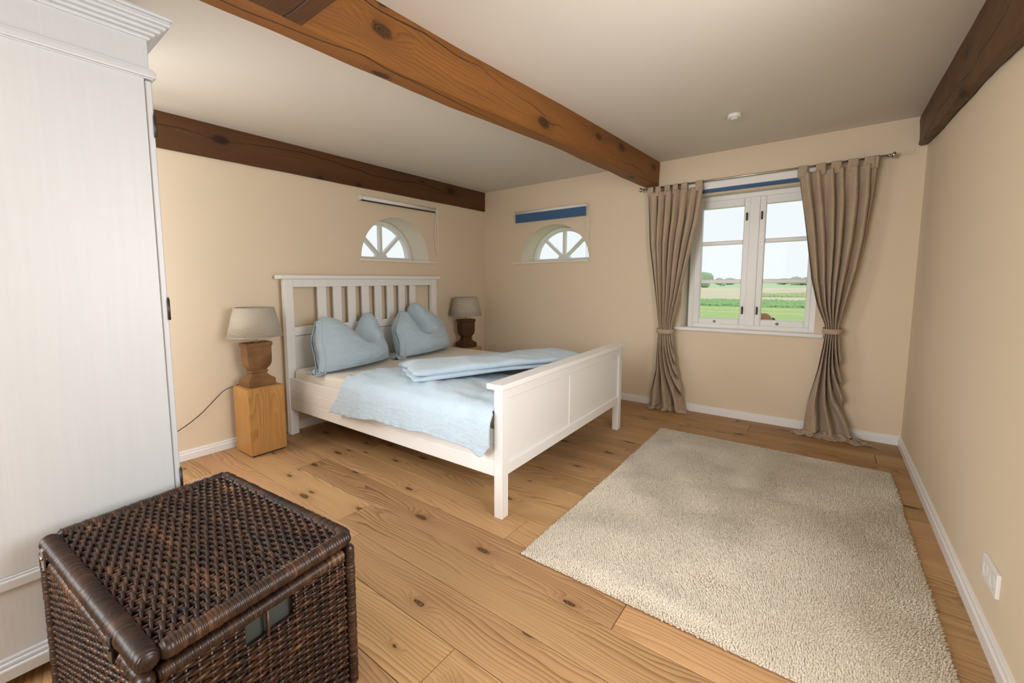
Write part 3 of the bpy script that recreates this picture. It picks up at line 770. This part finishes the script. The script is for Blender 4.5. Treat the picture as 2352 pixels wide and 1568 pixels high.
def weave(name, org, ud, vd, nd, Wd, Ht, parent, rows_pitch=.0105, sp=.024, r=.0050, hole=None, irr=1.0):
    """over-and-under wicker panel: weavers along ud, stakes along vd, nd outwards"""
    org, ud, vd, nd = [np.array(q, float) for q in (org, ud, vd, nd)]
    lst, tone = [], []
    nr = int(Ht/rows_pitch); ns = int(Wd/sp); sp = Wd/ns; rp = Ht/nr
    for k in range(nr):
        v0 = (k+.5)*rp; u = np.linspace(0, Wd, ns*6+1)
        phase = PI*(k % 2)
        wv = r*1.05*np.cos(PI*u/sp+phase)
        wob = irr*.0016*np.interp(u, np.linspace(0, Wd, 9), prng.normal(0, 1, 9))
        segs = [(0, len(u))]
        if hole and hole[2] < v0 < hole[3]:
            i0, i1 = np.searchsorted(u, hole[0]), np.searchsorted(u, hole[1]); segs = [(0, i0), (i1, len(u))]
        tilt = .0030*np.sin(PI*u/sp+phase+PI/2)
        for i0, i1 in segs:
            if i1-i0 < 6: continue
            uu = u[i0:i1]
            P = org+uu[:, None]*ud+(v0+wob[i0:i1]+tilt[i0:i1])[:, None]*vd+wv[i0:i1][:, None]*nd
            V, F = tube_np(P, r*np.clip(prng.normal(1, .07), .8, 1.2), 6); lst.append((V, F))
            tt = np.clip(prng.normal(.42, .17)+.22*np.interp(uu, np.linspace(0, Wd, 12), prng.normal(0, 1, 12)), 0, 1); tone.append(np.repeat(tt, 6))
    for k in range(ns+1):
        u = min(max(k*sp, .004), Wd-.004)
        P = org+np.linspace(0, Ht, 6)[:, None]*vd+u*ud
        rs = .0036
        if hole and hole[0] < u < hole[1]:
            mid = (hole[0]+hole[1])/2
            if abs(u-mid) > sp*.55:
                P = org+np.linspace(0, hole[2], 6)[:, None]*vd+u*ud
            else: rs = .0052
        V, F = tube_np(P, rs, 6); lst.append((V, F)); tone.append(np.full(len(V), .75))
    V, F = merge_np(lst); o = part_np(name, V, F, M_WICK, parent); add_tone(o, np.concatenate(tone)); o['kind'] = 'stuff'; return o
hx_, hy_ = CL/2, CW/2
lid = empty('lid', (0, 0, 0)); lid.parent = chest
rl = .0215; zt = CH-rl
wrapped('lid_rail', (-hx_+rl, -hy_+rl+.004, zt), (hx_-rl*.2, -hy_+rl+.003, zt), .0245, lid)
wrapped('lid_rail', (-hx_+rl, hy_-rl, zt), (hx_-rl, hy_-rl, zt), rl, lid)
wrapped('lid_rail', (-hx_+rl, -hy_+rl*2, zt), (-hx_+rl, hy_-rl*.6, zt), rl, lid, .0085)
wrapped('lid_rail', (hx_-rl, -hy_+rl*2, zt), (hx_-rl, hy_-rl*.6, zt), rl, lid, .0085)
weave('lid_weave', (-hx_+rl*1.7, -hy_+rl*2.0, CH-.016), (1, 0, 0), (0, 1, 0), (0, 0, 1), CL-rl*3.4, CW-rl*3.7, lid, .0118, .0265, .0058)
part('lid_board', B(-hx_+.03, hx_-.03, -hy_+.03, hy_-.03, CH-.036, CH-.026), M_LINING, lid)
bt = CH-2*rl-.006; rp_ = .0165
for sx in (-1, 1):
    for sy in (-1, 1):
        x, y = sx*(hx_-rp_-.002), sy*(hy_-rp_-.002)
        wrapped('corner_post', (x, y, .004), (x, y, bt+.004), rp_, chest, .0062)
yy, xx = hy_-rp_-.004, hx_-rp_-.004
for s in (-1, 1):
    wrapped('body_rail', (-xx+rp_, s*yy, bt-.017), (xx-rp_, s*yy, bt-.017), .0165, chest)
    wrapped('body_rail', (s*xx, -yy+rp_, bt-.017), (s*xx, yy-rp_, bt-.017), .0165, chest)
    wrapped('body_rail', (-xx+rp_, s*yy, .02), (xx-rp_, s*yy, .02), .0165, chest, .008)
    wrapped('body_rail', (s*xx, -yy+rp_, .02), (s*xx, yy-rp_, .02), .0165, chest, .008)
hb_ = bt-.033-.036
weave('side_weave', (xx, -yy+rp_, .036), (0, 1, 0), (0, 0, 1), (1, 0, 0), 2*(yy-rp_), hb_, chest, .0098, .026, .0050, hole=(.185, .315, hb_-.062, hb_+.02))
weave('side_weave', (-xx+rp_, -yy, .036), (1, 0, 0), (0, 0, 1), (0, -1, 0), 2*(xx-rp_), hb_, chest, .0098, .026, .0050)
weave('side_weave', (-xx, yy-rp_, .036), (0, -1, 0), (0, 0, 1), (-1, 0, 0), 2*(yy-rp_), hb_, chest, .0140, .030, .0065)
weave('side_weave', (xx-rp_, yy, .036), (-1, 0, 0), (0, 0, 1), (0, 1, 0), 2*(xx-rp_), hb_, chest, .0140, .030, .0065)
bm = bmesh.new(); q = .016
box(bm, -xx+q, xx-q, -yy+q, yy-q, .015, bt-.03)
part('lining', bm, M_LINING, chest)
for x in (-.30, .24):
    bm = bmesh.new(); box(bm, x-.014, x+.014, -hy_-.0035, -hy_+.002, bt-.022, bt+.012, .001); box(bm, x-.010, x+.010, -hy_-.0035, -hy_+.004, CH-.05, CH-.012, .001)
    cyl(bm, (x-.014, -hy_-.004, bt+.014), (x+.014, -hy_-.004, bt+.014), .004, n=8)
    part('hinge', bm, M_CHROME if x < 0 else M_DARKM, chest)

# ------------------------------------------------------------------ rug
RX0, RX1, RY0, RY1 = 2.432, 3.806, -2.900, -.722
rug = empty('rug', ((RX0+RX1)/2, (RY0+RY1)/2, 0), 0, 'beige short-pile rug lying on the plank floor', 'rug')
lx, ly = (RX1-RX0)/2, (RY1-RY0)/2
part('backing', B(-lx+.006, lx-.006, -ly+.006, ly-.006, .0005, .008), m_plain('rug_backing', (.48, .40, .30), .95), rug)
def m_pile():
    t = NT('beige_rug_pile'); co = t.coord(); t.set(Roughness=.9)
    at = t.new('ShaderNodeAttribute'); at.attribute_name = 'tone'
    t.base(t.mix(at.outputs['Fac'], (.61, .54, .43), (.81, .74, .625))); t.p.inputs['Sheen Weight'].default_value = .25
    return t.m
def pile():
    sp = .0068; g = np.random.default_rng(3)
    gx, gy = np.meshgrid(np.arange(-lx+.004, lx-.003, sp), np.arange(-ly+.004, ly-.003, sp))
    gx = gx.ravel(); gy = gy.ravel(); n = len(gx)
    gx = gx+g.uniform(-.0025, .0025, n); gy = gy+g.uniform(-.0025, .0025, n)
    def vn(f, s):   # smooth value noise on a coarse lattice
        k = 64; tab = np.random.default_rng(s).uniform(-1, 1, (k, k)); a, b = gx*f+20, gy*f+20
        i, j = np.floor(a).astype(int), np.floor(b).astype(int); u, v = a-i, b-j; u = u*u*(3-2*u); v = v*v*(3-2*v)
        T = lambda p, q: tab[p % k, q % k]
        return T(i, j)*(1-u)*(1-v)+T(i+1, j)*u*(1-v)+T(i, j+1)*(1-u)*v+T(i+1, j+1)*u*v
    ang = 1.2+2.6*vn(2.6, 1)+1.3*vn(6.5, 2); am = .0055+.0045*vn(4.0, 3)
    ex = np.clip((np.abs(gx)-(lx-.012))/.012, 0, 1)*np.sign(gx); ey = np.clip((np.abs(gy)-(ly-.012))/.012, 0, 1)*np.sign(gy)
    dx = np.cos(ang)*am+g.normal(0, .0018, n)+ex*.006; dy = np.sin(ang)*am+g.normal(0, .0018, n)+ey*.006
    h = .0165+g.normal(0, .0014, n)-.005*np.maximum(np.abs(ex), np.abs(ey))
    r = .0056; V = np.zeros((n, 7, 3))
    a0 = g.uniform(0, 2, n)
    for k in range(3):
        a = a0+k*2.0944
        V[:, k] = np.stack([gx+r*np.cos(a), gy+r*np.sin(a), np.full(n, .006)], 1)
        V[:, 3+k] = np.stack([gx+dx*.6+r*.72*np.cos(a), gy+dy*.6+r*.72*np.sin(a), h*.72], 1)
    V[:, 6] = np.stack([gx+dx, gy+dy, h], 1)
    base = np.arange(n)[:, None]*7
    quads = np.array([[0, 1, 4, 3], [1, 2, 5, 4], [2, 0, 3, 5]]); tris = np.array([[3, 4, 6], [4, 5, 6], [5, 3, 6]])
    Q = (base[:, :, None]+quads[None]).reshape(-1, 4); Tt = (base[:, :, None]+tris[None]).reshape(-1, 3)
    me = bpy.data.meshes.new('pile'); me.vertices.add(n*7); me.vertices.foreach_set('co', V.reshape(-1))
    nl = len(Q)*4+len(Tt)*3; me.loops.add(nl); me.loops.foreach_set('vertex_index', np.concatenate([Q.ravel(), Tt.ravel()]))
    me.polygons.add(len(Q)+len(Tt)); me.polygons.foreach_set('loop_start', np.concatenate([np.arange(len(Q))*4, len(Q)*4+np.arange(len(Tt))*3]))
    me.update(calc_edges=True); me.validate()
    me.polygons.foreach_set('use_smooth', [True]*len(me.polygons))
    o = link('pile', me, m_pile(), rug); o['kind'] = 'stuff'
    add_tone(o, np.repeat(np.clip(.5+.22*vn(3.2, 7)+.18*vn(9, 8)+g.normal(0, .12, n), 0, 1), 7))  # cloudy patches paint in the light and dark of brushed pile
pile()

# ------------------------------------------------------------------ curtains and rod
ROD_Y, ROD_Z = -.100, 2.118
rod = empty('curtain_rod', (2.87, ROD_Y, ROD_Z), 0, 'slim steel curtain rod above the casement window', 'curtain rod')
part('tube', cyl(bmesh.new(), (-.845, 0, 0), (.845, 0, 0), .008, n=14), M_CHROME, rod)
for s in (-1, 1):
    bm = lathe(bmesh.new(), [(.009, 0), (.013, .004), (.013, .010), (.009, .013), (.009, .016), (.018, .022), (.022, .030), (.018, .038), (.009, .042), (0, .043)], (0, 0, 0), 18, 'X')
    bm.transform(Matrix.Translation((s*.845-(.0 if s > 0 else 0), 0, 0)) @ Matrix.Scale(s, 4, (1, 0, 0))); bmesh.ops.recalc_face_normals(bm, faces=bm.faces[:])
    part('finial', bm, M_CHROME, rod)
    bm = cyl(bmesh.new(), (s*.79, 0, 0), (s*.79, .098, 0), .006, n=10); cyl(bm, (s*.79, .094, 0), (s*.79, .1, 0), .024, n=18); cyl(bm, (s*.79-.012, 0, 0), (s*.79+.012, 0, 0), .0125, n=14)
    part('bracket', bm, M_CHROME, rod)

def curtain(label, LE, RE, tie_z, nf, tabs, seed, pud, flip, nb=3.0):
    """tab-top linen curtain gathered by a tie band; LE/RE: edge (x, z) from top to floor"""
    c = empty('curtain', ((LE[0][0]+RE[0][0])/2, ROD_Y, 0), 0, label, 'curtain', 'taupe linen curtains at the window')
    ox = c.location.x
    lz, lxx = [q[1] for q in LE][::-1], [q[0] for q in LE][::-1]; rz_, rx = [q[1] for q in RE][::-1], [q[0] for q in RE][::-1]
    ztop = 2.075; nzr, ns, npd = 130, 220, 26; V = []
    for i in range(nzr+npd):
        if i < nzr: z = ztop-(ztop-.03)*i/(nzr-1); t = 0
        else: t = (i-nzr+1)/npd; z = .03
        xl, xr = float(np.interp(z, lz, lxx)), float(np.interp(z, rz_, rx)); w = xr-xl
        tie = math.exp(-((z-tie_z)/.10)**2); below = sm(tie_z, .05, z) if z < tie_z else 0
        top = sm(1.75, ztop, z)
        A = .030+.016*sm(ztop, 1.5, z) if False else .026+.020*(1-top)
        A = A*(1-.45*tie)+.022*below
        for j in range(ns):
            s = j/(ns-1)
            sw = s+.035*nz(s*4, z*.6, seed)+.012*nz(s*11, z*1.2, seed+3)
            ph = 2*PI*sw*(nf+(nb-nf)*below)+below*1.3
            yv = A*(math.sin(ph)*(.75+.5*nz(s*7, z*.5, seed+7))+.22*math.sin(2*ph+1.3+seed))
            xx_ = xl+w*s+.22*w/nf*math.cos(ph*1.0+.6)*(.5+.5*(1-top))
            yv += .004*nz(s*30, z*6, seed+9)+.006*nz(s*6, z*9, seed+2)*below
            yv = yv*(1-.35*tie)-.012
            z_ = z
            if t > 0:   # cloth lying in a puddle on the floor
                e = pud*t; ang = (s-.5)*2
                xx_ += ang*e*.45*(1+.4*nz(s*9, t*2, seed))+flip*e*.55*sm(.55, 1, s)
                yv += -e*(.55+.35*math.sin(ph)+.4*nz(s*12, t*3, seed+5))*(1-.3*abs(ang))
                z_ = .03*(1-t)**2+.004+.030*abs(nz(s*13, t*5, seed+11))*math.sin(PI*min(1, t*1.05))+(.022*sm(.6, 1, s)*(1-t) if flip else 0)
            V.append((xx_-ox, min(yv, .074) if z_ > .08 else min(yv, .07), z_))
    o = part_np('fabric', V, grid_faces(nzr+npd, ns), M_CURT, c)
    md = o.modifiers.new('thick', 'SOLIDIFY'); md.thickness = .0025
    # tab loops over the rod
    for x, wd_ in tabs:
        L = []; n = 14
        for k in range(n+1):
            a = PI*k/n; L.append((-.0115*math.cos(a), ROD_Z+.0115*math.sin(a)))
        path = [(-.016, ztop-.035), (-.0125, ROD_Z-.03)]+L+[(.0125, ROD_Z-.03), (.016, ztop-.035)]
        TV = []
        for yv, zv in path:
            for f in (-.5, -.25, 0, .25, .5): TV.append((x+f*wd_+.002*nz(x*9, zv*30)-ox, yv+.0015*math.cos(f*6), zv))
        tb = part_np('tab', TV, grid_faces(len(path), 5), M_CURT, c); md = tb.modifiers.new('thick', 'SOLIDIFY'); md.thickness = .0022
    # tie band
    xl, xr = float(np.interp(tie_z, lz, lxx)), float(np.interp(tie_z, rz_, rx)); cx_, hw = (xl+xr)/2, (xr-xl)/2+.012
    TV = []; n = 40
    for k in range(n):
        a = 2*PI*k/n
        for f, e in ((-.021, 0), (-.012, .003), (.012, .003), (.021, 0)):
            TV.append((cx_-ox+(hw+e)*math.copysign(abs(math.cos(a))**.7, math.cos(a)), -.012+(.048+e)*math.sin(a), tie_z+f+.006*math.sin(a)))
    F = [(k*4+i, ((k+1) % n)*4+i, ((k+1) % n)*4+i+1, k*4+i+1) for k in range(n) for i in range(3)]
    tb = part_np('tieback', TV, F, M_CURT, c); md = tb.modifiers.new('thick', 'SOLIDIFY'); md.thickness = .003
    return c
LL = [(2.064, 2.136), (2.088, 1.599), (2.139, 1.263), (2.179, 1.011), (2.206, .801), (2.201, .715), (2.188, .37), (2.145, .145), (2.135, -.01)]
LR = [(2.540, 2.123), (2.508, 1.804), (2.436, 1.418), (2.382, 1.098), (2.327, .829), (2.330, .725), (2.384, .396), (2.437, .193), (2.462, .02)]
RL = [(3.203, 2.129), (3.232, 1.9), (3.282, 1.557), (3.326, 1.248), (3.375, 1.043), (3.433, .891), (3.438, .805), (3.406, .523), (3.359, .231), (3.348, .029)]
RR = [(3.661, 2.119), (3.657, 1.843), (3.634, 1.532), (3.604, 1.31), (3.553, 1.047), (3.524, .896), (3.529, .812), (3.544, .541), (3.572, .27), (3.60, .14), (3.625, .03)]
curtain('taupe linen curtain tied back on the left of the window', LL, LR, .768, 7, [(2.09, .05), (2.16, .05), (2.24, .05), (2.31, .045), (2.385, .05), (2.507, .06)], 2.0, .07, 0)
curtain('taupe linen curtain tied back on the right of the window, pooling on the floor', RL, RR, .846, 6.5, [(3.235, .062), (3.345, .06), (3.435, .06), (3.53, .06), (3.62, .06), (3.652, .03)], 6.0, .17, 1.0, 2.6)

# ------------------------------------------------------------------ roller blinds
def chain(name, pts, parent, r=.0032):
    V, F = tube_np(np.array(pts), r, 6); return part_np(name, V, F, M_WHITEP, parent)
b1 = empty('roller_blind', (.0, -1.435, 2.046), 0, 'rolled-up white roller blind above the headboard fanlight', 'blind', 'rolled-up roller blinds')
part('tube', cyl(bmesh.new(), (.034, -.505, 0), (.034, .505, 0), .020, n=24), M_WHITEP, b1)
part('bottom_bar', B(.030, .042, -.50, .50, -.030, -.019, .002), M_DARKM, b1)
for s in (-1, 1):
    bm = cyl(bmesh.new(), (.034, s*.505, 0), (.034, s*.522, 0), .026, n=24); box(bm, 0, .034, min(s*.508, s*.518), max(s*.508, s*.518), -.02, .02); part('end_bracket', bm, M_WHITEP, b1)
chain('pull_chain', [(.046, .512, -.02)]+[(.046+.002*math.sin(k), .505-.012*math.sin(PI*k/14), -.02-.45*k/14) for k in range(1, 15)]+[(.046, .512+.010*math.sin(PI*k/8), -.47-.022*math.sin(PI*k/8)) for k in range(1, 8)]+[(.048, .528-.008*k/14, -.47+.45*k/14) for k in range(15)], b1)
b2 = empty('roller_blind', (.958, 0, 2.060), 0, 'blue roller blind above the far wall fanlight', 'blind', 'rolled-up roller blinds')
part('tube', cyl(bmesh.new(), (-.455, -.032, 0), (.455, -.032, 0), .017, n=24), M_WHITEP, b2)
part('fabric', B(-.445, .445, -.040, -.038, -.104, -.010), M_BLIND, b2)
part('bottom_bar', B(-.445, .445, -.043, -.035, -.112, -.102, .002), M_BLIND, b2)
for s in (-1, 1):
    bm = cyl(bmesh.new(), (s*.455, -.032, 0), (s*.468, -.032, 0), .021, n=20); box(bm, min(s*.457, s*.465), max(s*.457, s*.465), -.032, 0, -.018, .018); part('end_bracket', bm, M_WHITEP, b2)
chain('pull_chain', [(.466, -.052, -.01-.56*k/14) for k in range(15)]+[(.466+.009*(1-math.cos(PI*k/8)), -.052, -.57-.012*math.sin(PI*k/8)) for k in range(1, 9)]+[(.484, -.052, -.57+.54*k/14) for k in range(15)], b2, .0022)
b3 = empty('roller_blind', (2.87, 0, 2.088), 0, 'white cased blue roller blind above the casement window', 'blind', 'rolled-up roller blinds')
part('cassette', B(-.49, .49, -.062, 0, -.036, .030, .012, 3), M_WHITEP, b3)
part('fabric', B(-.475, .475, -.054, -.052, -.058, -.034), M_BLIND, b3)
part('bottom_bar', B(-.475, .475, -.058, -.048, -.066, -.056, .003), M_BLIND, b3)

# ------------------------------------------------------------------ small fittings
sd = empty('smoke_detector', (2.880, -.922, H), 0, 'small round white smoke detector on the ceiling', 'smoke detector')
part('body', lathe(bmesh.new(), [(.040, 0), (.042, -.002), (.042, -.018), (.038, -.024), (.034, -.025), (.0, -.025)], n=32), M_WHITEP, sd)
part('sensor_cap', lathe(bmesh.new(), [(.022, -.025), (.022, -.031), (.018, -.034), (0, -.034)], n=24), M_WHITEP, sd)
ol = empty('power_socket', (W, -2.296, .243), 0, 'white double power socket low on the right wall', 'socket')
bm = B(-.011, 0, -.080, .080, -.041, .041, .003, 2); part('plate', bm, M_WHITEP, ol)
for y in (-.040, .036):
    bm = bmesh.new(); lathe(bm, [(.027, -.0112), (.0245, -.0125), (.0225, -.0118), (.021, -.004), (0, -.004)], (0, y, 0), 24, 'X'); s_ = part('socket_ring', bm, M_WHITEP, ol)
    bm = bmesh.new()
    for dy in (-.0095, .0095): cyl(bm, (-.0055, y+dy, 0), (-.0025, y+dy, 0), .003, n=10)
    part('pin_hole', bm, M_BLACK, s_)

# ------------------------------------------------------------------ outside: pasture, field, fence, horse, trees
GZ = -2.4
def m_ground(name, a, b, sc, st=(1, 1, 1)):
    t = NT(name); co = t.coord(); t.set(Roughness=.95)
    t.base(t.mix(t.noise(t.vmath('MULTIPLY', co, st), sc, 5, .6), a, b)); return t.m
def strip(name, y0, y1, z, mat, label, x0=-500, x1=500):
    o = part(name, B(x0, x1, y0, y1, z-.3, z), mat, None); return tag(o, label, kind='structure')
M_GRASS = m_ground('paddock_grass', (.34, .52, .13), (.55, .72, .30), .6)
M_STUB = m_ground('stubble_field', (.70, .60, .36), (.86, .80, .58), .05, (1.4, .35, 1))
M_MEAD = m_ground('far_meadow', (.46, .66, .32), (.62, .78, .46), .02, (.3, 1, 1))
strip('ground_paddock', .5, 84, GZ, M_GRASS, 'green paddock grass outside the window')
strip('ground_field', 84, 250, GZ, M_STUB, 'pale yellow stubble field beyond the paddock fence')
strip('ground_meadow', 250, 900, GZ, M_MEAD, 'light green meadow at the horizon')
part_o = part('ground_house', B(-500, 500, -400, .5, GZ-.35, GZ-.02), m_ground('pale_bounce_ground', (.50, .46, .38), (.62, .58, .50), 2.0), None); tag(part_o, 'unseen ground around the house, pale to keep bounce light neutral', kind='structure')  # unseen ground, beige instead of grass to cut green bounce light
def verge(name, x0, x1, y0, y1, h, n, label, seed, mat):
    V, F = [], []; g = random.Random(seed)
    for k in range(n):
        x, y = g.uniform(x0, x1), g.uniform(y0, y1); hh = h*g.uniform(.45, 1)*(.7+.5*(nz(x*.25, y*.1, seed)+.4)); r = g.uniform(.25, .6); a0 = g.uniform(0, 6)
        b = len(V); m = 5
        for i in range(m): V.append((x+r*math.cos(a0+i*2*PI/m), y+r*math.sin(a0+i*2*PI/m), GZ-.02))
        for i in range(m): V.append((x+r*.8*math.cos(a0+.5+i*2*PI/m), y+r*.8*math.sin(a0+.5+i*2*PI/m), GZ+hh*.6))
        V.append((x+g.uniform(-.2, .2), y, GZ+hh))
        for i in range(m):
            F.append((b+i, b+(i+1) % m, b+m+(i+1) % m, b+m+i)); F.append((b+m+i, b+m+(i+1) % m, b+2*m))
    o = part_np(name, V, F, mat, None, False); return tag(o, label, 'tall grass', kind='stuff')
M_VERGE = m_ground('tall_grass', (.22, .42, .14), (.50, .70, .34), .9)
verge('tall_grass', -34, 16, 66, 84, .55, 4200, 'band of tall green grass behind the paddock fence', 3, M_VERGE)
verge('tall_grass', -8.5, 4, 108, 124, .8, 700, 'low green growth in the middle of the stubble field', 8, m_ground('field_growth', (.40, .52, .22), (.66, .74, .42), .5))
fe = empty('paddock_fence', (-3, 43, GZ), 0, 'pale wooden two-rail paddock fence', 'fence')
M_FENCE = m_plain('weathered_fence_wood', (.86, .82, .50), .8)
for k in range(-4, 5): part('post', B(k*2.9-.05, k*2.9+.05, -.05, .05, 0, 1.12, .01), M_FENCE, fe)
for z in (1.0, .66):
    for k in range(-4, 4): part('rail', B(k*2.9+.0, k*2.9+2.9, -.075, -.05, z-.06, z+.06, .008), M_FENCE, fe)

def horse(loc, rz, label):
    h = empty('horse', loc, rz, label, 'horse')
    J = {'rump': (-.62, 0, 1.22, .27), 'croup': (-.38, 0, 1.30, .30), 'belly': (.0, 0, 1.16, .33), 'withers': (.42, 0, 1.28, .28), 'chest': (.60, 0, 1.10, .25), 'neck': (.86, 0, .98, .17), 'neck2': (1.06, 0, .66, .13), 'poll': (1.18, 0, .40, .12), 'muzzle': (1.26, 0, .08, .07)}
    E_ = [('rump', 'croup'), ('croup', 'belly'), ('belly', 'withers'), ('withers', 'chest'), ('withers', 'neck'), ('neck', 'neck2'), ('neck2', 'poll'), ('poll', 'muzzle')]
    for s, q in ((1, 'l'), (-1, 'r')):
        J['st'+q] = (-.62, s*.16, .90, .17); J['ho'+q] = (-.74, s*.16, .52, .075); J['fe'+q] = (-.70, s*.16, .10, .05); J['hf'+q] = (-.66, s*.16, .03, .07)
        J['el'+q] = (.50, s*.15, .78, .12); J['kn'+q] = (.54, s*.15, .44, .065); J['pa'+q] = (.54, s*.15, .10, .045); J['ff'+q] = (.57, s*.15, .03, .065)
        E_ += [('rump', 'st'+q), ('st'+q, 'ho'+q), ('ho'+q, 'fe'+q), ('fe'+q, 'hf'+q), ('chest', 'el'+q), ('el'+q, 'kn'+q), ('kn'+q, 'pa'+q), ('pa'+q, 'ff'+q)]
    ks = list(J); me = bpy.data.meshes.new('body'); me.from_pydata([J[k][:3] for k in ks], [(ks.index(a), ks.index(b)) for a, b in E_], []); me.update()
    o = link('body', me, m_plain('chestnut_coat', (.30, .115, .045), .55), h)
    md = o.modifiers.new('skin', 'SKIN')
    for i, k in enumerate(ks): me.skin_vertices[0].data[i].radius = (J[k][3], J[k][3]); me.skin_vertices[0].data[i].use_root = (k == 'belly')
    sb = o.modifiers.new('sub', 'SUBSURF'); sb.levels = 2; sb.render_levels = 2
    hair = m_plain('dark_horsehair', (.035, .018, .010), .7)
    V, F = tube_np([(-.88, 0, 1.30), (-.97, 0, 1.20), (-1.02, 0, .9), (-1.0, 0, .55), (-.98, 0, .4)], [.045, .075, .09, .06, .01], 10); part_np('tail', V, F, hair, h)
    V, F = tube_np([(.62, 0, 1.46), (.88, 0, 1.19), (1.10, 0, .86), (1.26, 0, .56)], [.03, .045, .045, .02], 8); part_np('mane', V, F, hair, h)
    for s in (-1, 1):
        part('ear', cyl(bmesh.new(), (1.24, s*.07, .50), (1.32, s*.09, .60), .035, .004, 8), o.data.materials[0], h)
    return h
horse((.16, 30.6, GZ-.12), PI-.75, 'chestnut horse grazing on the paddock beyond the window')

def tree(x, y, hgt, wid, seed, label, mat, trunk=True):
    t = empty('tree', (x, y, GZ), 0, label, 'tree', 'trees on the horizon'); g = random.Random(seed); bm = bmesh.new()
    for k in range(9):
        a = g.uniform(0, 6.28); rr = wid*.5*g.uniform(0, .62); zc = hgt*(.22+.46*g.random()*(1-rr/wid)); r = wid*g.uniform(.20, .30)
        q = bmesh.ops.create_icosphere(bm, subdivisions=3, radius=1.0)
        for v in q['verts']:
            f = 1+.22*nz(v.co.x*3+k, v.co.y*3, v.co.z*3+seed)+.12*nz(v.co.x*8, v.co.y*8+k, v.co.z*8)
            v.co = Vector((rr*math.cos(a)+v.co.x*r*f, rr*math.sin(a)+v.co.y*r*f, zc+v.co.z*min(r, hgt*.30)*f))
    part('crown', bm, mat, t)
    part('trunk', cyl(bmesh.new(), (0, 0, -.1), (0, 0, hgt*.5), wid*.035, wid*.02, 8), m_plain('bark', (.18, .13, .09), .9), t)
M_LEAF = m_ground('hazy_foliage', (.30, .45, .26), (.48, .62, .40), .35)
M_LEAF2 = m_ground('far_foliage', (.42, .52, .42), (.56, .66, .54), .2)
def at_px(sl, y): return 3.434+sl*(y+4.477)
tree(at_px(-.196, 255), 255, 9.4, 10.5, 1, 'large round tree at the horizon seen in the left casement', M_LEAF)
tree(at_px(-.166, 330), 330, 6.8, 7.5, 2, 'small bush-like tree right of the large round tree on the horizon', M_LEAF2)
tree(at_px(-.150, 420), 420, 6.2, 15, 3, 'low wide tree at the horizon beside the window mullion', M_LEAF2)
tree(at_px(-.066, 420), 420, 5.6, 14, 4, 'low pale tree at the horizon, right casement, nearest the mullion', M_LEAF2)
tree(at_px(-.045, 380), 380, 6.4, 10, 5, 'small hazy tree at the horizon in the right casement', M_LEAF2)
tree(at_px(-.030, 360), 360, 6.6, 14, 6, 'hazy tree at the horizon nearest the right curtain', M_LEAF2)
